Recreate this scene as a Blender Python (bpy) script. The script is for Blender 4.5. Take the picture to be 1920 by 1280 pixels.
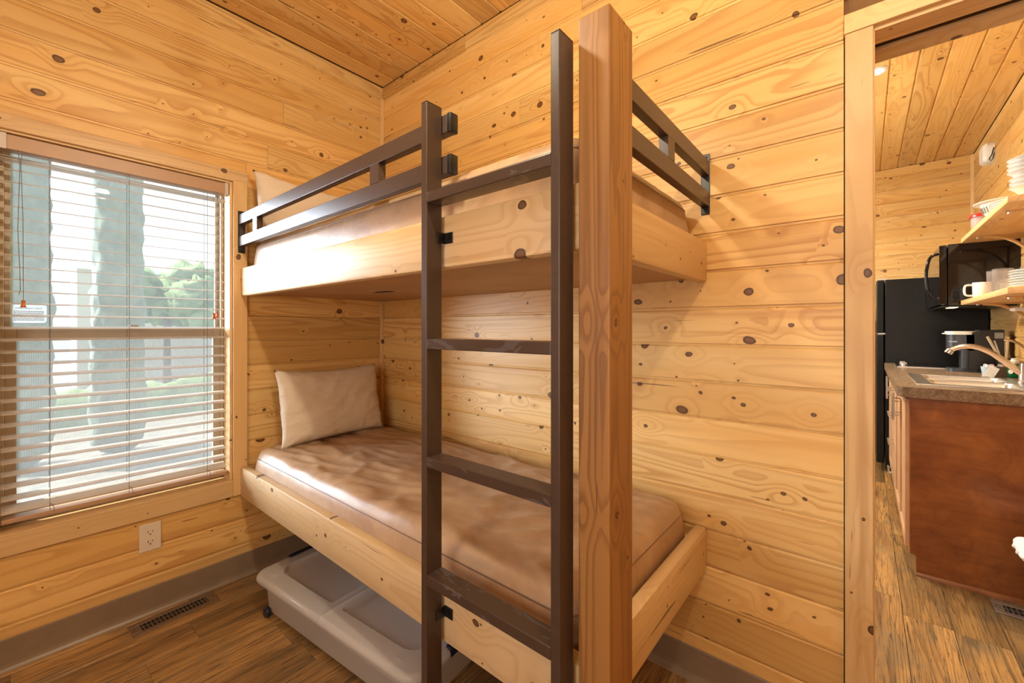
import bpy, bmesh, math, random
from mathutils import Vector, Matrix, noise, Euler
random.seed(7)
PI = math.pi
S = bpy.context.scene
for o in list(bpy.data.objects):
    bpy.data.objects.remove(o)
COL = S.collection

# ---------------------------------------------------------------- camera, world, lights, exposure
cam_d = bpy.data.cameras.new('camera')
cam = bpy.data.objects.new('camera', cam_d); COL.objects.link(cam)
cam.location = (2.311, -1.507, 1.199)
cam.rotation_euler = (PI/2, 0, math.atan((1622-960)/792.9))
cam_d.sensor_width = 36; cam_d.lens = 36*792.9/1920
cam_d.shift_y = -24.5/1920; cam_d.clip_start = 0.02
S.camera = cam
vs = S.view_settings
vs.view_transform = 'Standard'; vs.look = 'None'; vs.gamma = 1.0; vs.exposure = 0.45; vs.use_curve_mapping = False

W = bpy.data.worlds.new('world'); S.world = W; W.use_nodes = True
bg = W.node_tree.nodes['Background']
bg.inputs[0].default_value = (0.88, 0.94, 1.0, 1); bg.inputs[1].default_value = 1.0

def lamp(name, kind, loc, power, color, radius=0.05, rot=None, spot=None, blend=0.5):
    d = bpy.data.lights.new(name, kind); d.energy = power; d.color = color
    if kind in ('POINT', 'SPOT'): d.shadow_soft_size = radius
    if kind == 'SPOT': d.spot_size = spot; d.spot_blend = blend
    if kind == 'SUN': d.angle = radius
    o = bpy.data.objects.new(name, d); COL.objects.link(o); o.location = loc
    if rot: o.rotation_euler = rot
    return o
WARM = (1.0, 0.89, 0.66)
sd = Vector((0.36, 0.46, -0.82))
lamp('sun_light', 'SUN', (-3, -5, 5), 8.0, (1.0, 0.93, 0.82), 0.01, sd.to_track_quat('-Z', 'Y').to_euler())
lamp('lamp_light_bed', 'POINT', (1.49, -1.08, 2.13), 16, WARM, 0.035)
lamp('lamp_light_door', 'POINT', (2.47, -1.15, 2.33), 23, WARM, 0.035)
sk_ = Vector((0.76, 0.60, -0.13))
lamp('sky_glow_window', 'SUN', (-3, -3, 3), 13.0, (0.78, 0.89, 1.0), math.radians(38), sk_.to_track_quat('-Z', 'Y').to_euler())
def area(name, loc, sx, sy, power, color, rot):
    d = bpy.data.lights.new(name, 'AREA'); d.shape = 'RECTANGLE'; d.size = sx; d.size_y = sy; d.energy = power; d.color = color
    o = bpy.data.objects.new(name, d); COL.objects.link(o); o.location = loc; o.rotation_euler = rot
area('rear_fill_light', (2.0, -2.87, 1.35), 1.5, 1.3, 19, (1.0, 0.95, 0.87), (PI/2, 0, 0))  # added fill behind the camera, no known source there
area('kitchen_window_daylight', (-0.85, 2.0, 1.55), 2.1, 1.2, 26, (0.86, 0.94, 1.0), (PI/2, 0, -PI/2))
lamp('kitchen_fill_light', 'POINT', (1.45, 1.9, 2.05), 84, (1, 0.88, 0.66), 0.05)  # added out-of-view fill to brighten the kitchen ceiling and right wall
KL = [(2.36, 1.75), (1.2, 1.75), (1.2, 3.0), (2.36, 0.75)]
for i, (x, y) in enumerate(KL):
    lamp('recessed_light_%d' % i, 'SPOT', (x, y, 2.685), 45, (1, 0.9, 0.72), 0.04, (0, 0, 0), math.radians(165), 0.6)

# ---------------------------------------------------------------- node helpers / materials
class NT:
    def __init__(s, name):
        s.m = bpy.data.materials.new(name); s.m.use_nodes = True
        s.t = s.m.node_tree; s.t.nodes.clear()
        s.out = s.n('ShaderNodeOutputMaterial')
    def n(s, typ, **kw):
        nd = s.t.nodes.new(typ)
        for k, v in kw.items(): setattr(nd, k, v)
        return nd
    def set(s, sock, v):
        if isinstance(v, bpy.types.NodeSocket): s.t.links.new(v, sock)
        elif v is not None: sock.default_value = v
    def math(s, op, a, b=None, c=None, clamp=False):
        nd = s.n('ShaderNodeMath', operation=op); nd.use_clamp = clamp
        s.set(nd.inputs[0], a)
        if b is not None: s.set(nd.inputs[1], b)
        if c is not None: s.set(nd.inputs[2], c)
        return nd.outputs[0]
    def vmath(s, op, a, b=None):
        nd = s.n('ShaderNodeVectorMath', operation=op); s.set(nd.inputs[0], a)
        if b is not None: s.set(nd.inputs[1], b)
        return nd.outputs[0]
    def mix(s, f, a, b, mode='MIX'):
        nd = s.n('ShaderNodeMix', data_type='RGBA', blend_type=mode)
        s.set(nd.inputs[0], f); s.set(nd.inputs[6], a); s.set(nd.inputs[7], b)
        return nd.outputs[2]
    def mr(s, v, a, b, c=0.0, d=1.0, smooth=False):
        nd = s.n('ShaderNodeMapRange', interpolation_type='SMOOTHSTEP' if smooth else 'LINEAR')
        s.set(nd.inputs[0], v)
        for i, q in enumerate((a, b, c, d)): s.set(nd.inputs[i+1], q)
        return nd.outputs[0]
    def noise(s, vec, scale, detail=2, rough=0.5, dist=0.0):
        nd = s.n('ShaderNodeTexNoise'); s.set(nd.inputs['Vector'], vec)
        nd.inputs['Scale'].default_value = scale; nd.inputs['Detail'].default_value = detail
        nd.inputs['Roughness'].default_value = rough; nd.inputs['Distortion'].default_value = dist
        return nd.outputs['Fac']
    def bsdf(s, color, rough=0.5, metal=0.0, bump=None, bstr=0.2, bdist=0.002, **kw):
        b = s.n('ShaderNodeBsdfPrincipled')
        s.set(b.inputs['Base Color'], color); s.set(b.inputs['Roughness'], rough); s.set(b.inputs['Metallic'], metal)
        for k, v in kw.items(): s.set(b.inputs[k.replace('_', ' ')], v)
        if bump is not None:
            bp = s.n('ShaderNodeBump'); bp.inputs['Strength'].default_value = bstr; bp.inputs['Distance'].default_value = bdist
            s.set(bp.inputs['Height'], bump); s.t.links.new(bp.outputs[0], b.inputs['Normal'])
        return b.outputs[0]
    def done(s, sh):
        s.t.links.new(sh, s.out.inputs[0]); return s.m

def rgb(r, g, b): return (r, g, b, 1)
def srgb(r, g, b):
    f = lambda c: (c/255/12.92) if c/255 <= 0.04045 else ((c/255+0.055)/1.055)**2.4
    return (f(r), f(g), f(b), 1)

def plain(name, color, rough=0.5, metal=0.0, var=0.06, nscale=30, bump=0.0, **kw):
    t = NT(name); tc = t.n('ShaderNodeTexCoord').outputs['Object']
    nz = t.noise(tc, nscale, 3, 0.6)
    f = t.mr(nz, 0.3, 0.7, 1-var, 1+var)
    c = t.vmath('SCALE', color[:3]); t.set(c.node.inputs['Scale'], f)
    return t.done(t.bsdf(c, rough, metal, bump=nz if bump else None, bstr=bump, bdist=0.001, **kw))

def pine(name, light, mid, dark, knot=1.0, lines=0.60, rough=0.42, vary=0.42, sc=1.0, gx=0.7, gy=8.0, amp=13.0):
    """sawn softwood: local X runs along the grain; growth rings, knots, heartwood streaks"""
    t = NT(name)
    tc = t.n('ShaderNodeTexCoord').outputs['Object']
    oi = t.n('ShaderNodeObjectInfo').outputs['Random']
    rv = t.n('ShaderNodeCombineXYZ')
    t.set(rv.inputs[0], t.math('MULTIPLY', oi, 57.3)); t.set(rv.inputs[1], t.math('MULTIPLY', oi, 23.7)); t.set(rv.inputs[2], t.math('MULTIPLY', oi, 91.1))
    Q = t.vmath('ADD', tc, rv.outputs[0])
    # warp
    wn = t.n('ShaderNodeTexNoise'); t.set(wn.inputs['Vector'], Q); wn.inputs['Scale'].default_value = 14; wn.inputs['Detail'].default_value = 2
    wv = t.vmath('SCALE', t.vmath('SUBTRACT', wn.outputs['Color'], (0.5, 0.5, 0.5))); wv.node.inputs['Scale'].default_value = 0.02
    Qw = t.vmath('ADD', Q, wv)
    def scaled(v, s3): return t.vmath('MULTIPLY', v, s3)
    # knots: two families of sizes
    masks = []; rings = []; halos = []
    for (sx, r0, r1, pr, off) in ((6.5*sc, 0.040, 0.062, 0.46, 0.0), (12.0*sc, 0.030, 0.040, 0.26, 7.7)):
        v = t.n('ShaderNodeTexVoronoi', voronoi_dimensions='2D', feature='F1')
        vv = t.vmath('ADD', scaled(Qw, (sx*0.8, sx, 0)), (off, off*2, 0))
        v.inputs['Scale'].default_value = 1.0; t.set(v.inputs['Vector'], vv)
        d = v.outputs['Distance']
        cs = t.n('ShaderNodeSeparateColor'); t.set(cs.inputs[0], v.outputs['Color'])
        on = t.math('LESS_THAN', cs.outputs[0], pr*knot)
        rad = t.math('ADD', t.math('MULTIPLY', t.math('POWER', cs.outputs[1], 2.0), r1), r0)
        e = t.math('DIVIDE', d, rad)
        core = t.mr(e, 0.86, 1.05, 1, 0, True)
        ring = t.math('MULTIPLY', t.mr(e, 0.50, 0.82, 0, 1, True), core)
        halo = t.mr(d, 0.03, 0.42, 1, 0, True)
        masks.append(t.math('MULTIPLY', core, on)); rings.append(t.math('MULTIPLY', ring, on)); halos.append(t.math('MULTIPLY', halo, t.math('MULTIPLY', on, 1.0 if off == 0.0 else 0.3)))
    km = t.math('MAXIMUM', masks[0], masks[1]); kr = t.math('MAXIMUM', rings[0], rings[1]); kh = t.math('MAXIMUM', halos[0], halos[1])
    # growth ring field
    n1 = t.noise(scaled(Q, (gx, gy, gy)), 1.0, 1, 0.4)
    n2 = t.noise(scaled(Q, (3.0, 30, 30)), 1.0, 2, 0.5)
    F = t.math('ADD', t.math('MULTIPLY', n1, amp), t.math('MULTIPLY', n2, 0.55))
    F = t.math('ADD', F, t.math('MULTIPLY', kh, 1.7))
    saw = t.math('FRACT', F)
    ln = t.math('MULTIPLY', t.mr(saw, 0.35, 0.86, 0, 1, True), t.mr(saw, 0.90, 1.0, 1, 0, True))
    str_var = t.mr(t.noise(scaled(Q, (0.5, 5, 5)), 1.0, 1), 0.35, 0.65, 0.25, 1.0)
    fine = t.noise(scaled(Q, (9, 420, 420)), 1.0, 2, 0.6)
    col = t.mix(t.mr(t.noise(scaled(Q, (0.8, 9, 9)), 1.0, 2), 0.35, 0.72), light, mid)
    col = t.mix(t.math('MULTIPLY', t.mr(oi, 0.45, 1.0, 0, 1), vary*1.6), col, mid)
    streak = t.mr(t.noise(scaled(Q, (0.7, 16, 16)), 1.0, 3, 0.55), 0.60, 0.72, 0, 0.55, True)
    col = t.mix(t.math('MULTIPLY', streak, t.math('GREATER_THAN', t.math('FRACT', t.math('MULTIPLY', oi, 17.3)), 0.45)), col, dark)
    col = t.mix(t.math('MULTIPLY', t.math('MULTIPLY', ln, str_var), lines), col, dark)
    col = t.mix(t.mr(fine, 0.3, 0.7, 0.0, 0.16), col, mid)
    col = t.mix(t.math('MULTIPLY', kh, 0.22), col, mid)
    kc = t.mix(kr, rgb(0.15, 0.05, 0.014), rgb(0.020, 0.007, 0.003))
    col = t.mix(t.math('MULTIPLY', km, 0.93), col, kc)
    crk = t.mr(t.noise(scaled(Q, (3.2, 62, 62)), 1.0, 2, 0.5, 0.6), 0.725, 0.755, 0, 0.75, True)
    col = t.mix(crk, col, rgb(0.10, 0.035, 0.012))
    ov = t.mr(t.math('FRACT', t.math('MULTIPLY', oi, 5.7)), 0, 1, 1.08, 1-vary*0.45)
    cc = t.vmath('SCALE', col); t.set(cc.node.inputs['Scale'], ov)
    hgt = t.math('SUBTRACT', t.math('MULTIPLY', fine, 0.35), t.math('ADD', t.math('MULTIPLY', ln, 0.25), t.math('MULTIPLY', kr, 1.0)))
    return t.done(t.bsdf(cc, rough, 0, bump=hgt, bstr=0.22, bdist=0.0015))

HL, HM, HD = rgb(0.78, 0.54, 0.225), rgb(0.68, 0.39, 0.115), rgb(0.45, 0.19, 0.04)
M = {}
M['pine'] = pine('pine_boards', HL, HM, HD)
M['pine_pale'] = pine('pine_rail_pale', rgb(0.80, 0.60, 0.35), rgb(0.72, 0.48, 0.22), rgb(0.48, 0.24, 0.08), lines=0.3)
M['pine_post'] = pine('pine_post_stained_shaded', rgb(0.42, 0.215, 0.07), rgb(0.30, 0.13, 0.030), rgb(0.13, 0.046, 0.010), lines=0.65, rough=0.45, gx=0.35, gy=16.0, amp=11.0)  # darker stain, with the shade on the post also put into the colour
M['pine_trim'] = pine('pine_trim', rgb(0.79, 0.56, 0.29), rgb(0.70, 0.44, 0.18), rgb(0.46, 0.22, 0.06), knot=0.5, lines=0.35)
M['backing'] = plain('groove_backing_wood', rgb(0.20, 0.10, 0.035), 0.8)
M['metal'] = plain('brown_powder_coated_steel', rgb(0.060, 0.036, 0.026), 0.36, 0.0, 0.10, 60, bump=0.05, Coat_Weight=0.15, Coat_Roughness=0.3)
def mat_worn():
    t = NT('chipped_brown_powder_coat'); tc = t.n('ShaderNodeTexCoord').outputs['Object']
    n = t.noise(t.vmath('MULTIPLY', tc, (9, 30, 22)), 1, 4, 0.65, 0.8)
    f = t.mr(n, 0.585, 0.60, 0, 1, True); e = t.mr(t.math('ABSOLUTE', t.math('SUBTRACT', n, 0.59)), 0.0, 0.006, 1, 0)
    c = t.mix(f, rgb(0.060, 0.036, 0.026), rgb(0.085, 0.072, 0.075)); c = t.mix(t.math('MULTIPLY', e, 0.5), c, rgb(0.25, 0.2, 0.18))
    return t.done(t.bsdf(c, t.mr(f, 0, 1, 0.36, 0.28), 0, bump=t.math('MULTIPLY', f, -1.0), bstr=0.3, bdist=0.0006))
M['metal_worn'] = mat_worn()
M['cap'] = plain('black_plastic_cap', rgb(0.012, 0.011, 0.011), 0.35)
M['black'] = plain('black_metal', rgb(0.010, 0.009, 0.009), 0.4)
M['white'] = plain('white_ceramic', rgb(0.80, 0.80, 0.78), 0.18, 0, 0.02)
M['whitep'] = plain('white_plastic', rgb(0.78, 0.77, 0.73), 0.4, 0, 0.03)
M['ivory'] = plain('ivory_outlet_plastic', rgb(0.70, 0.60, 0.47), 0.35, 0, 0.02)
M['dark_slot'] = plain('dark_slot', rgb(0.01, 0.008, 0.006), 0.7)
M['vent'] = plain('bronze_register_metal', rgb(0.20, 0.125, 0.075), 0.45, 0.3, 0.08)
M['ventk'] = plain('brushed_register_metal', rgb(0.36, 0.31, 0.27), 0.35, 0.7, 0.08)
M['cove'] = plain('taupe_vinyl_cove_base', rgb(0.225, 0.162, 0.105), 0.34, 0, 0.10, 8)
M['slat'] = plain('tan_blind_slat', rgb(0.56, 0.50, 0.44), 0.38, 0, 0.03)
M['slatd'] = plain('tan_blind_headrail', rgb(0.44, 0.27, 0.16), 0.4, 0, 0.03)
M['cord'] = plain('blind_cord', rgb(0.14, 0.11, 0.09), 0.8)
M['tassel'] = plain('amber_wood_tassel', rgb(0.50, 0.13, 0.015), 0.3)
M['vinyl'] = plain('almond_window_vinyl', rgb(0.52, 0.44, 0.34), 0.4, 0, 0.03)
M['steel'] = plain('brushed_steel', rgb(0.66, 0.65, 0.63), 0.30, 1.0, 0.06, 120)
M['nickel'] = plain('warm_nickel', rgb(0.60, 0.56, 0.51), 0.25, 1.0, 0.04)
M['maple'] = pine('maple_cabinet_face', rgb(0.66, 0.42, 0.25), rgb(0.58, 0.34, 0.18), rgb(0.45, 0.24, 0.11), knot=0.0, lines=0.15, vary=0.1)
M['applb'] = plain('black_appliance_enamel', rgb(0.006, 0.006, 0.006), 0.30, 0, 0.25, 25, bump=0.25, Specular_IOR_Level=0.28)
M['gloss'] = plain('gloss_black_glass', rgb(0.006, 0.005, 0.005), 0.06, 0, 0.1)
M['red'] = plain('red_plastic_lid', rgb(0.62, 0.02, 0.015), 0.3)
M['green'] = plain('green_soap', rgb(0.0, 0.22, 0.075), 0.15, 0, 0.05, Transmission_Weight=0.3)
M['bluew'] = plain('pale_blue_plastic', rgb(0.42, 0.55, 0.66), 0.3)
M['brownbox'] = plain('dark_wood_box', rgb(0.10, 0.06, 0.035), 0.5)
M['slate'] = plain('slate_metallic_plastic', rgb(0.055, 0.062, 0.075), 0.28, 0.3)
M['grey'] = plain('grey_plastic', rgb(0.25, 0.24, 0.23), 0.35)
M['lampw'] = plain('white_lamp_glass', rgb(0.8, 0.8, 0.78), 0.3)
M['paper'] = plain('white_paper', rgb(0.78, 0.78, 0.76), 0.7, 0, 0.02)
M['ink'] = plain('dark_ink', rgb(0.03, 0.03, 0.035), 0.7)
M['navy'] = plain('navy_plastic', rgb(0.008, 0.012, 0.03), 0.3)

def mat_floor():
    t = NT('distressed_vinyl_plank'); tc = t.n('ShaderNodeTexCoord').outputs['Object']
    oi = t.n('ShaderNodeObjectInfo').outputs['Random']
    rv = t.n('ShaderNodeCombineXYZ'); t.set(rv.inputs[0], t.math('MULTIPLY', oi, 83.3)); t.set(rv.inputs[1], t.math('MULTIPLY', oi, 33.7))
    Q = t.vmath('ADD', tc, rv.outputs[0])
    sc = lambda s3: t.vmath('MULTIPLY', Q, s3)
    a = t.noise(sc((1.4, 12, 1)), 1, 4, 0.6, 0.3)
    b = t.noise(sc((3.5, 5, 1)), 1, 3, 0.6)
    g = t.noise(sc((7, 160, 1)), 1, 4, 0.7, 0.8)
    n1 = t.noise(sc((0.5, 12, 1)), 1, 2, 0.5)
    saw = t.math('FRACT', t.math('MULTIPLY', n1, 14))
    ln = t.math('MULTIPLY', t.mr(saw, 0.55, 0.9, 0, 1, True), t.mr(saw, 0.92, 1, 1, 0, True))
    col = t.mix(t.mr(a, 0.34, 0.66), rgb(0.47, 0.265, 0.09), rgb(0.24, 0.13, 0.048))
    col = t.mix(t.mr(b, 0.50, 0.72, 0, 0.75), col, rgb(0.17, 0.135, 0.08))
    col = t.mix(t.mr(g, 0.52, 0.66, 0, 0.85), col, rgb(0.030, 0.017, 0.009))
    col = t.mix(t.math('MULTIPLY', ln, 0.42), col, rgb(0.05, 0.026, 0.012))
    cc = t.vmath('SCALE', col); t.set(cc.node.inputs['Scale'], t.mr(t.math('FRACT', t.math('MULTIPLY', oi, 7.9)), 0, 1, 0.62, 1.25))
    h = t.math('SUBTRACT', t.math('MULTIPLY', g, -0.6), ln)
    return t.done(t.bsdf(cc, t.mr(g, 0.3, 0.7, 0.30, 0.48), 0, bump=h, bstr=0.25, bdist=0.0015))
M['floor'] = mat_floor()

def mat_vinylbed():
    t = NT('brown_mattress_vinyl'); tc = t.n('ShaderNodeTexCoord').outputs['Object']
    a = t.noise(tc, 7, 4, 0.6, 0.5); b = t.noise(tc, 420, 2, 0.5)
    c = t.mix(t.mr(a, 0.3, 0.7), rgb(0.50, 0.335, 0.20), rgb(0.35, 0.215, 0.125))
    return t.done(t.bsdf(c, t.mr(a, 0.3, 0.7, 0.30, 0.42), 0, bump=t.math('ADD', t.math('MULTIPLY', b, 0.15), t.noise(t.vmath('MULTIPLY', tc, (14, 5, 14)), 1, 3, 0.6, 0.6)), bstr=0.25, bdist=0.006))
M['mattress'] = mat_vinylbed()
M['piping'] = plain('mattress_piping', rgb(0.20, 0.12, 0.08), 0.35)
M['binding'] = plain('cream_binding', rgb(0.62, 0.50, 0.36), 0.6)

def mat_cloth(name, c):
    t = NT(name); tc = t.n('ShaderNodeTexCoord').outputs['Object']
    w = t.noise(t.vmath('MULTIPLY', tc, (3, 9, 3)), 3, 4, 0.6, 1.0); f = t.noise(tc, 900, 1)
    return t.done(t.bsdf(c, 0.85, 0, bump=t.math('ADD', w, t.math('MULTIPLY', f, 0.03)), bstr=0.6, bdist=0.010, Sheen_Weight=0.15))
M['pillow'] = mat_cloth('cream_pillowcase', rgb(0.70, 0.60, 0.47))
M['bag'] = mat_cloth('white_bag_plastic', rgb(0.78, 0.79, 0.82))
M['blanket'] = mat_cloth('pale_bedding', rgb(0.55, 0.44, 0.36))

def mat_counter():
    t = NT('speckled_laminate'); tc = t.n('ShaderNodeTexCoord').outputs['Object']
    a = t.noise(tc, 60, 4, 0.7, 1.0); b = t.noise(tc, 170, 3, 0.7)
    c = t.mix(t.mr(a, 0.35, 0.65), rgb(0.33, 0.23, 0.145), rgb(0.15, 0.095, 0.058))
    c = t.mix(t.mr(b, 0.55, 0.7, 0, 0.8), c, rgb(0.05, 0.033, 0.022))
    return t.done(t.bsdf(c, 0.27))
M['counter'] = mat_counter()

def mat_ply():
    t = NT('stained_plywood_panel'); tc = t.n('ShaderNodeTexCoord').outputs['Object']
    a = t.noise(tc, 6, 4, 0.6, 1.2); b = t.noise(t.vmath('MULTIPLY', tc, (1.5, 1, 9)), 6, 3)
    c = t.mix(t.mr(a, 0.3, 0.7), rgb(0.36, 0.125, 0.030), rgb(0.19, 0.055, 0.014))
    c = t.mix(t.mr(b, 0.45, 0.8, 0, 0.5), c, rgb(0.14, 0.04, 0.012))
    return t.done(t.bsdf(c, 0.32))
M['ply'] = mat_ply()
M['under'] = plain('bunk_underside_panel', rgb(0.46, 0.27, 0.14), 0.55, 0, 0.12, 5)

def mat_bin(name, alpha, col):
    t = NT(name)
    d = t.bsdf(col, 0.14); tr = t.n('ShaderNodeBsdfTranslucent'); tr.inputs[0].default_value = col
    tp = t.n('ShaderNodeBsdfTransparent'); tp.inputs[0].default_value = (0.93, 0.92, 0.90, 1)
    m1 = t.n('ShaderNodeMixShader'); m1.inputs[0].default_value = 0.35; t.set(m1.inputs[1], d); t.set(m1.inputs[2], tr.outputs[0])
    m2 = t.n('ShaderNodeMixShader'); m2.inputs[0].default_value = alpha; t.set(m2.inputs[1], tp.outputs[0]); t.set(m2.inputs[2], m1.outputs[0])
    return t.done(m2.outputs[0])
M['bin'] = mat_bin('frosted_clear_plastic', 0.60, rgb(0.76, 0.74, 0.71))
M['binlid'] = mat_bin('frosted_clear_lid', 0.70, rgb(0.80, 0.79, 0.78))
M['clearp'] = mat_bin('clear_tumbler_plastic', 0.16, rgb(0.72, 0.70, 0.74))
M['pinkp'] = mat_bin('pinkish_clear_tub', 0.6, rgb(0.75, 0.62, 0.62))

def mat_pane(name, alpha, col):
    t = NT(name)
    tp = t.n('ShaderNodeBsdfTransparent'); gl = t.n('ShaderNodeBsdfGlossy'); gl.inputs['Roughness'].default_value = 0.02
    tr = t.n('ShaderNodeBsdfTranslucent'); tr.inputs[0].default_value = col
    tc = t.n('ShaderNodeTexCoord').outputs['Object']
    a = t.mr(t.noise(tc, 9, 3, 0.7), 0.3, 0.7, alpha*0.85, alpha*1.15)
    m1 = t.n('ShaderNodeMixShader'); t.set(m1.inputs[0], a); t.set(m1.inputs[1], tp.outputs[0]); t.set(m1.inputs[2], tr.outputs[0])
    m2 = t.n('ShaderNodeMixShader'); m2.inputs[0].default_value = 0.012; t.set(m2.inputs[1], m1.outputs[0]); t.set(m2.inputs[2], gl.outputs[0])
    return t.done(m2.outputs[0])
M['pane'] = mat_pane('glare_veiled_glass', 0.10, rgb(0.36, 0.38, 0.38))  # translucent share paints the haze and glare over the outside view
def mat_screen():
    t = NT('insect_screen_mesh'); tc = t.n('ShaderNodeTexCoord').outputs['Object']
    sp = t.n('ShaderNodeSeparateXYZ'); t.set(sp.inputs[0], tc)
    w = t.math('SINE', t.math('MULTIPLY', sp.outputs[1], 1050))
    a = t.mr(w, -1, 1, 0.08, 0.26)
    tp = t.n('ShaderNodeBsdfTransparent'); d = t.n('ShaderNodeBsdfDiffuse'); d.inputs[0].default_value = rgb(0.14, 0.145, 0.14)
    tr = t.n('ShaderNodeBsdfTranslucent'); tr.inputs[0].default_value = rgb(0.10, 0.10, 0.096)
    ad = t.n('ShaderNodeAddShader'); t.set(ad.inputs[0], d.outputs[0]); t.set(ad.inputs[1], tr.outputs[0])
    m = t.n('ShaderNodeMixShader'); t.set(m.inputs[0], a); t.set(m.inputs[1], tp.outputs[0]); t.set(m.inputs[2], ad.outputs[0])
    return t.done(m.outputs[0])
M['screen'] = mat_screen()

def emit(name, col, st):
    t = NT(name); e = t.n('ShaderNodeEmission'); e.inputs[0].default_value = col; e.inputs[1].default_value = st
    return t.done(e.outputs[0])
M['bulb'] = emit('lit_bulb', rgb(1, 0.93, 0.8), 12)
def mat_leaf(name, c1, c2):
    t = NT(name); tc = t.n('ShaderNodeTexCoord').outputs['Object']
    return t.done(t.bsdf(t.mix(t.mr(t.noise(tc, 5, 4, 0.7), 0.3, 0.7), c1, c2), 0.8))
M['leaf'] = mat_leaf('conifer_foliage', rgb(0.10, 0.14, 0.09), rgb(0.20, 0.25, 0.17))
M['leaf2'] = mat_leaf('garden_foliage', rgb(0.10, 0.17, 0.07), rgb(0.22, 0.32, 0.14))
M['ground'] = mat_leaf('pale_gravel_ground', rgb(0.27, 0.25, 0.21), rgb(0.14, 0.145, 0.125))
M['stucco'] = plain('pale_stucco', rgb(0.55, 0.53, 0.48), 0.8)
M['bark'] = plain('bark', rgb(0.10, 0.07, 0.05), 0.9)
M['plaster'] = plain('painted_panel', rgb(0.55, 0.38, 0.2), 0.7)

# ---------------------------------------------------------------- geometry helpers
class MB:
    def __init__(s): s.bm = bmesh.new()
    def box(s, x0, x1, y0, y1, z0, z1, bev=0.0, seg=2, mtx=None):
        r = bmesh.ops.create_cube(s.bm, size=1.0); vs_ = r['verts']
        for v in vs_:
            v.co = Vector(((x0+x1)/2+v.co.x*(x1-x0), (y0+y1)/2+v.co.y*(y1-y0), (z0+z1)/2+v.co.z*(z1-z0)))
        allv = vs_
        if bev > 0:
            ed = list({e for v in vs_ for e in v.link_edges})
            rr = bmesh.ops.bevel(s.bm, geom=ed, offset=bev, segments=seg, affect='EDGES', profile=0.5)
            allv = list({v for f in rr['faces'] for v in f.verts} | {v for v in vs_ if v.is_valid})
        if mtx:
            bmesh.ops.transform(s.bm, matrix=mtx, verts=[v for v in allv if v.is_valid])
        return s
    def lathe(s, prof, seg=24, c=(0, 0, 0), mtx=None, close=False):
        rings = []
        for (r, z) in prof:
            if r < 1e-6:
                rings.append([s.bm.verts.new((c[0], c[1], c[2]+z))])
            else:
                rings.append([s.bm.verts.new((c[0]+r*math.cos(2*PI*k/seg), c[1]+r*math.sin(2*PI*k/seg), c[2]+z)) for k in range(seg)])
        for a, b in zip(rings, rings[1:]):
            for k in range(seg):
                k2 = (k+1) % seg
                if len(a) == 1 and len(b) == 1: continue
                if len(a) == 1: s.bm.faces.new((a[0], b[k2], b[k]))
                elif len(b) == 1: s.bm.faces.new((a[k], a[k2], b[0]))
                else: s.bm.faces.new((a[k], a[k2], b[k2], b[k]))
        if mtx: bmesh.ops.transform(s.bm, matrix=mtx, verts=[v for r in rings for v in r])
        return s
    def tube(s, pts, rad, seg=10, caps=True, flat=1.0):
        pts = [Vector(p) for p in pts]; rings = []
        if not isinstance(rad, (list, tuple)): rad = [rad]*len(pts)
        up = None
        for i, p in enumerate(pts):
            d = (pts[min(i+1, len(pts)-1)]-pts[max(i-1, 0)]).normalized()
            if up is None:
                up = d.orthogonal().normalized()
            u = (up-d*up.dot(d)).normalized(); up = u; w = d.cross(u)
            rings.append([s.bm.verts.new(p+(u*math.cos(2*PI*k/seg)+w*math.sin(2*PI*k/seg)*flat)*rad[i]) for k in range(seg)])
        for a, b in zip(rings, rings[1:]):
            for k in range(seg): s.bm.faces.new((a[k], a[(k+1) % seg], b[(k+1) % seg], b[k]))
        if caps:
            s.bm.faces.new(list(reversed(rings[0]))); s.bm.faces.new(rings[-1])
        return s
    def prism(s, poly, axis, a, b):
        """poly: 2-D outline; axis: 'x','y','z' = extrusion axis from a to b"""
        def P(u, v, w): return {'x': (w, u, v), 'y': (u, w, v), 'z': (u, v, w)}[axis]
        A = [s.bm.verts.new(P(u, v, a)) for u, v in poly]; B = [s.bm.verts.new(P(u, v, b)) for u, v in poly]
        n = len(poly)
        for k in range(n): s.bm.faces.new((A[k], A[(k+1) % n], B[(k+1) % n], B[k]))
        s.bm.faces.new(list(reversed(A))); s.bm.faces.new(B)
        return s
    def grid(s, f, nu, nv):
        vv = [[s.bm.verts.new(f(i/nu, j/nv)) for j in range(nv+1)] for i in range(nu+1)]
        for i in range(nu):
            for j in range(nv): s.bm.faces.new((vv[i][j], vv[i+1][j], vv[i+1][j+1], vv[i][j+1]))
        return s
    def mesh(s, name, smooth=None):
        bmesh.ops.remove_doubles(s.bm, verts=s.bm.verts, dist=1e-6)
        bmesh.ops.recalc_face_normals(s.bm, faces=s.bm.faces)
        me = bpy.data.meshes.new(name); s.bm.to_mesh(me); s.bm.free()
        if smooth is not None:
            me.polygons.foreach_set('use_smooth', [True]*len(me.polygons))
            if smooth < 3.1: me.set_sharp_from_angle(angle=smooth)
        return me
    def build(s, name, mat, parent=None, loc=(0, 0, 0), rot=(0, 0, 0), smooth=None, label=None):
        me = s.mesh(name, smooth); me.materials.append(M[mat] if isinstance(mat, str) else mat)
        return inst(name, me, parent, loc, rot, label)

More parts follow.
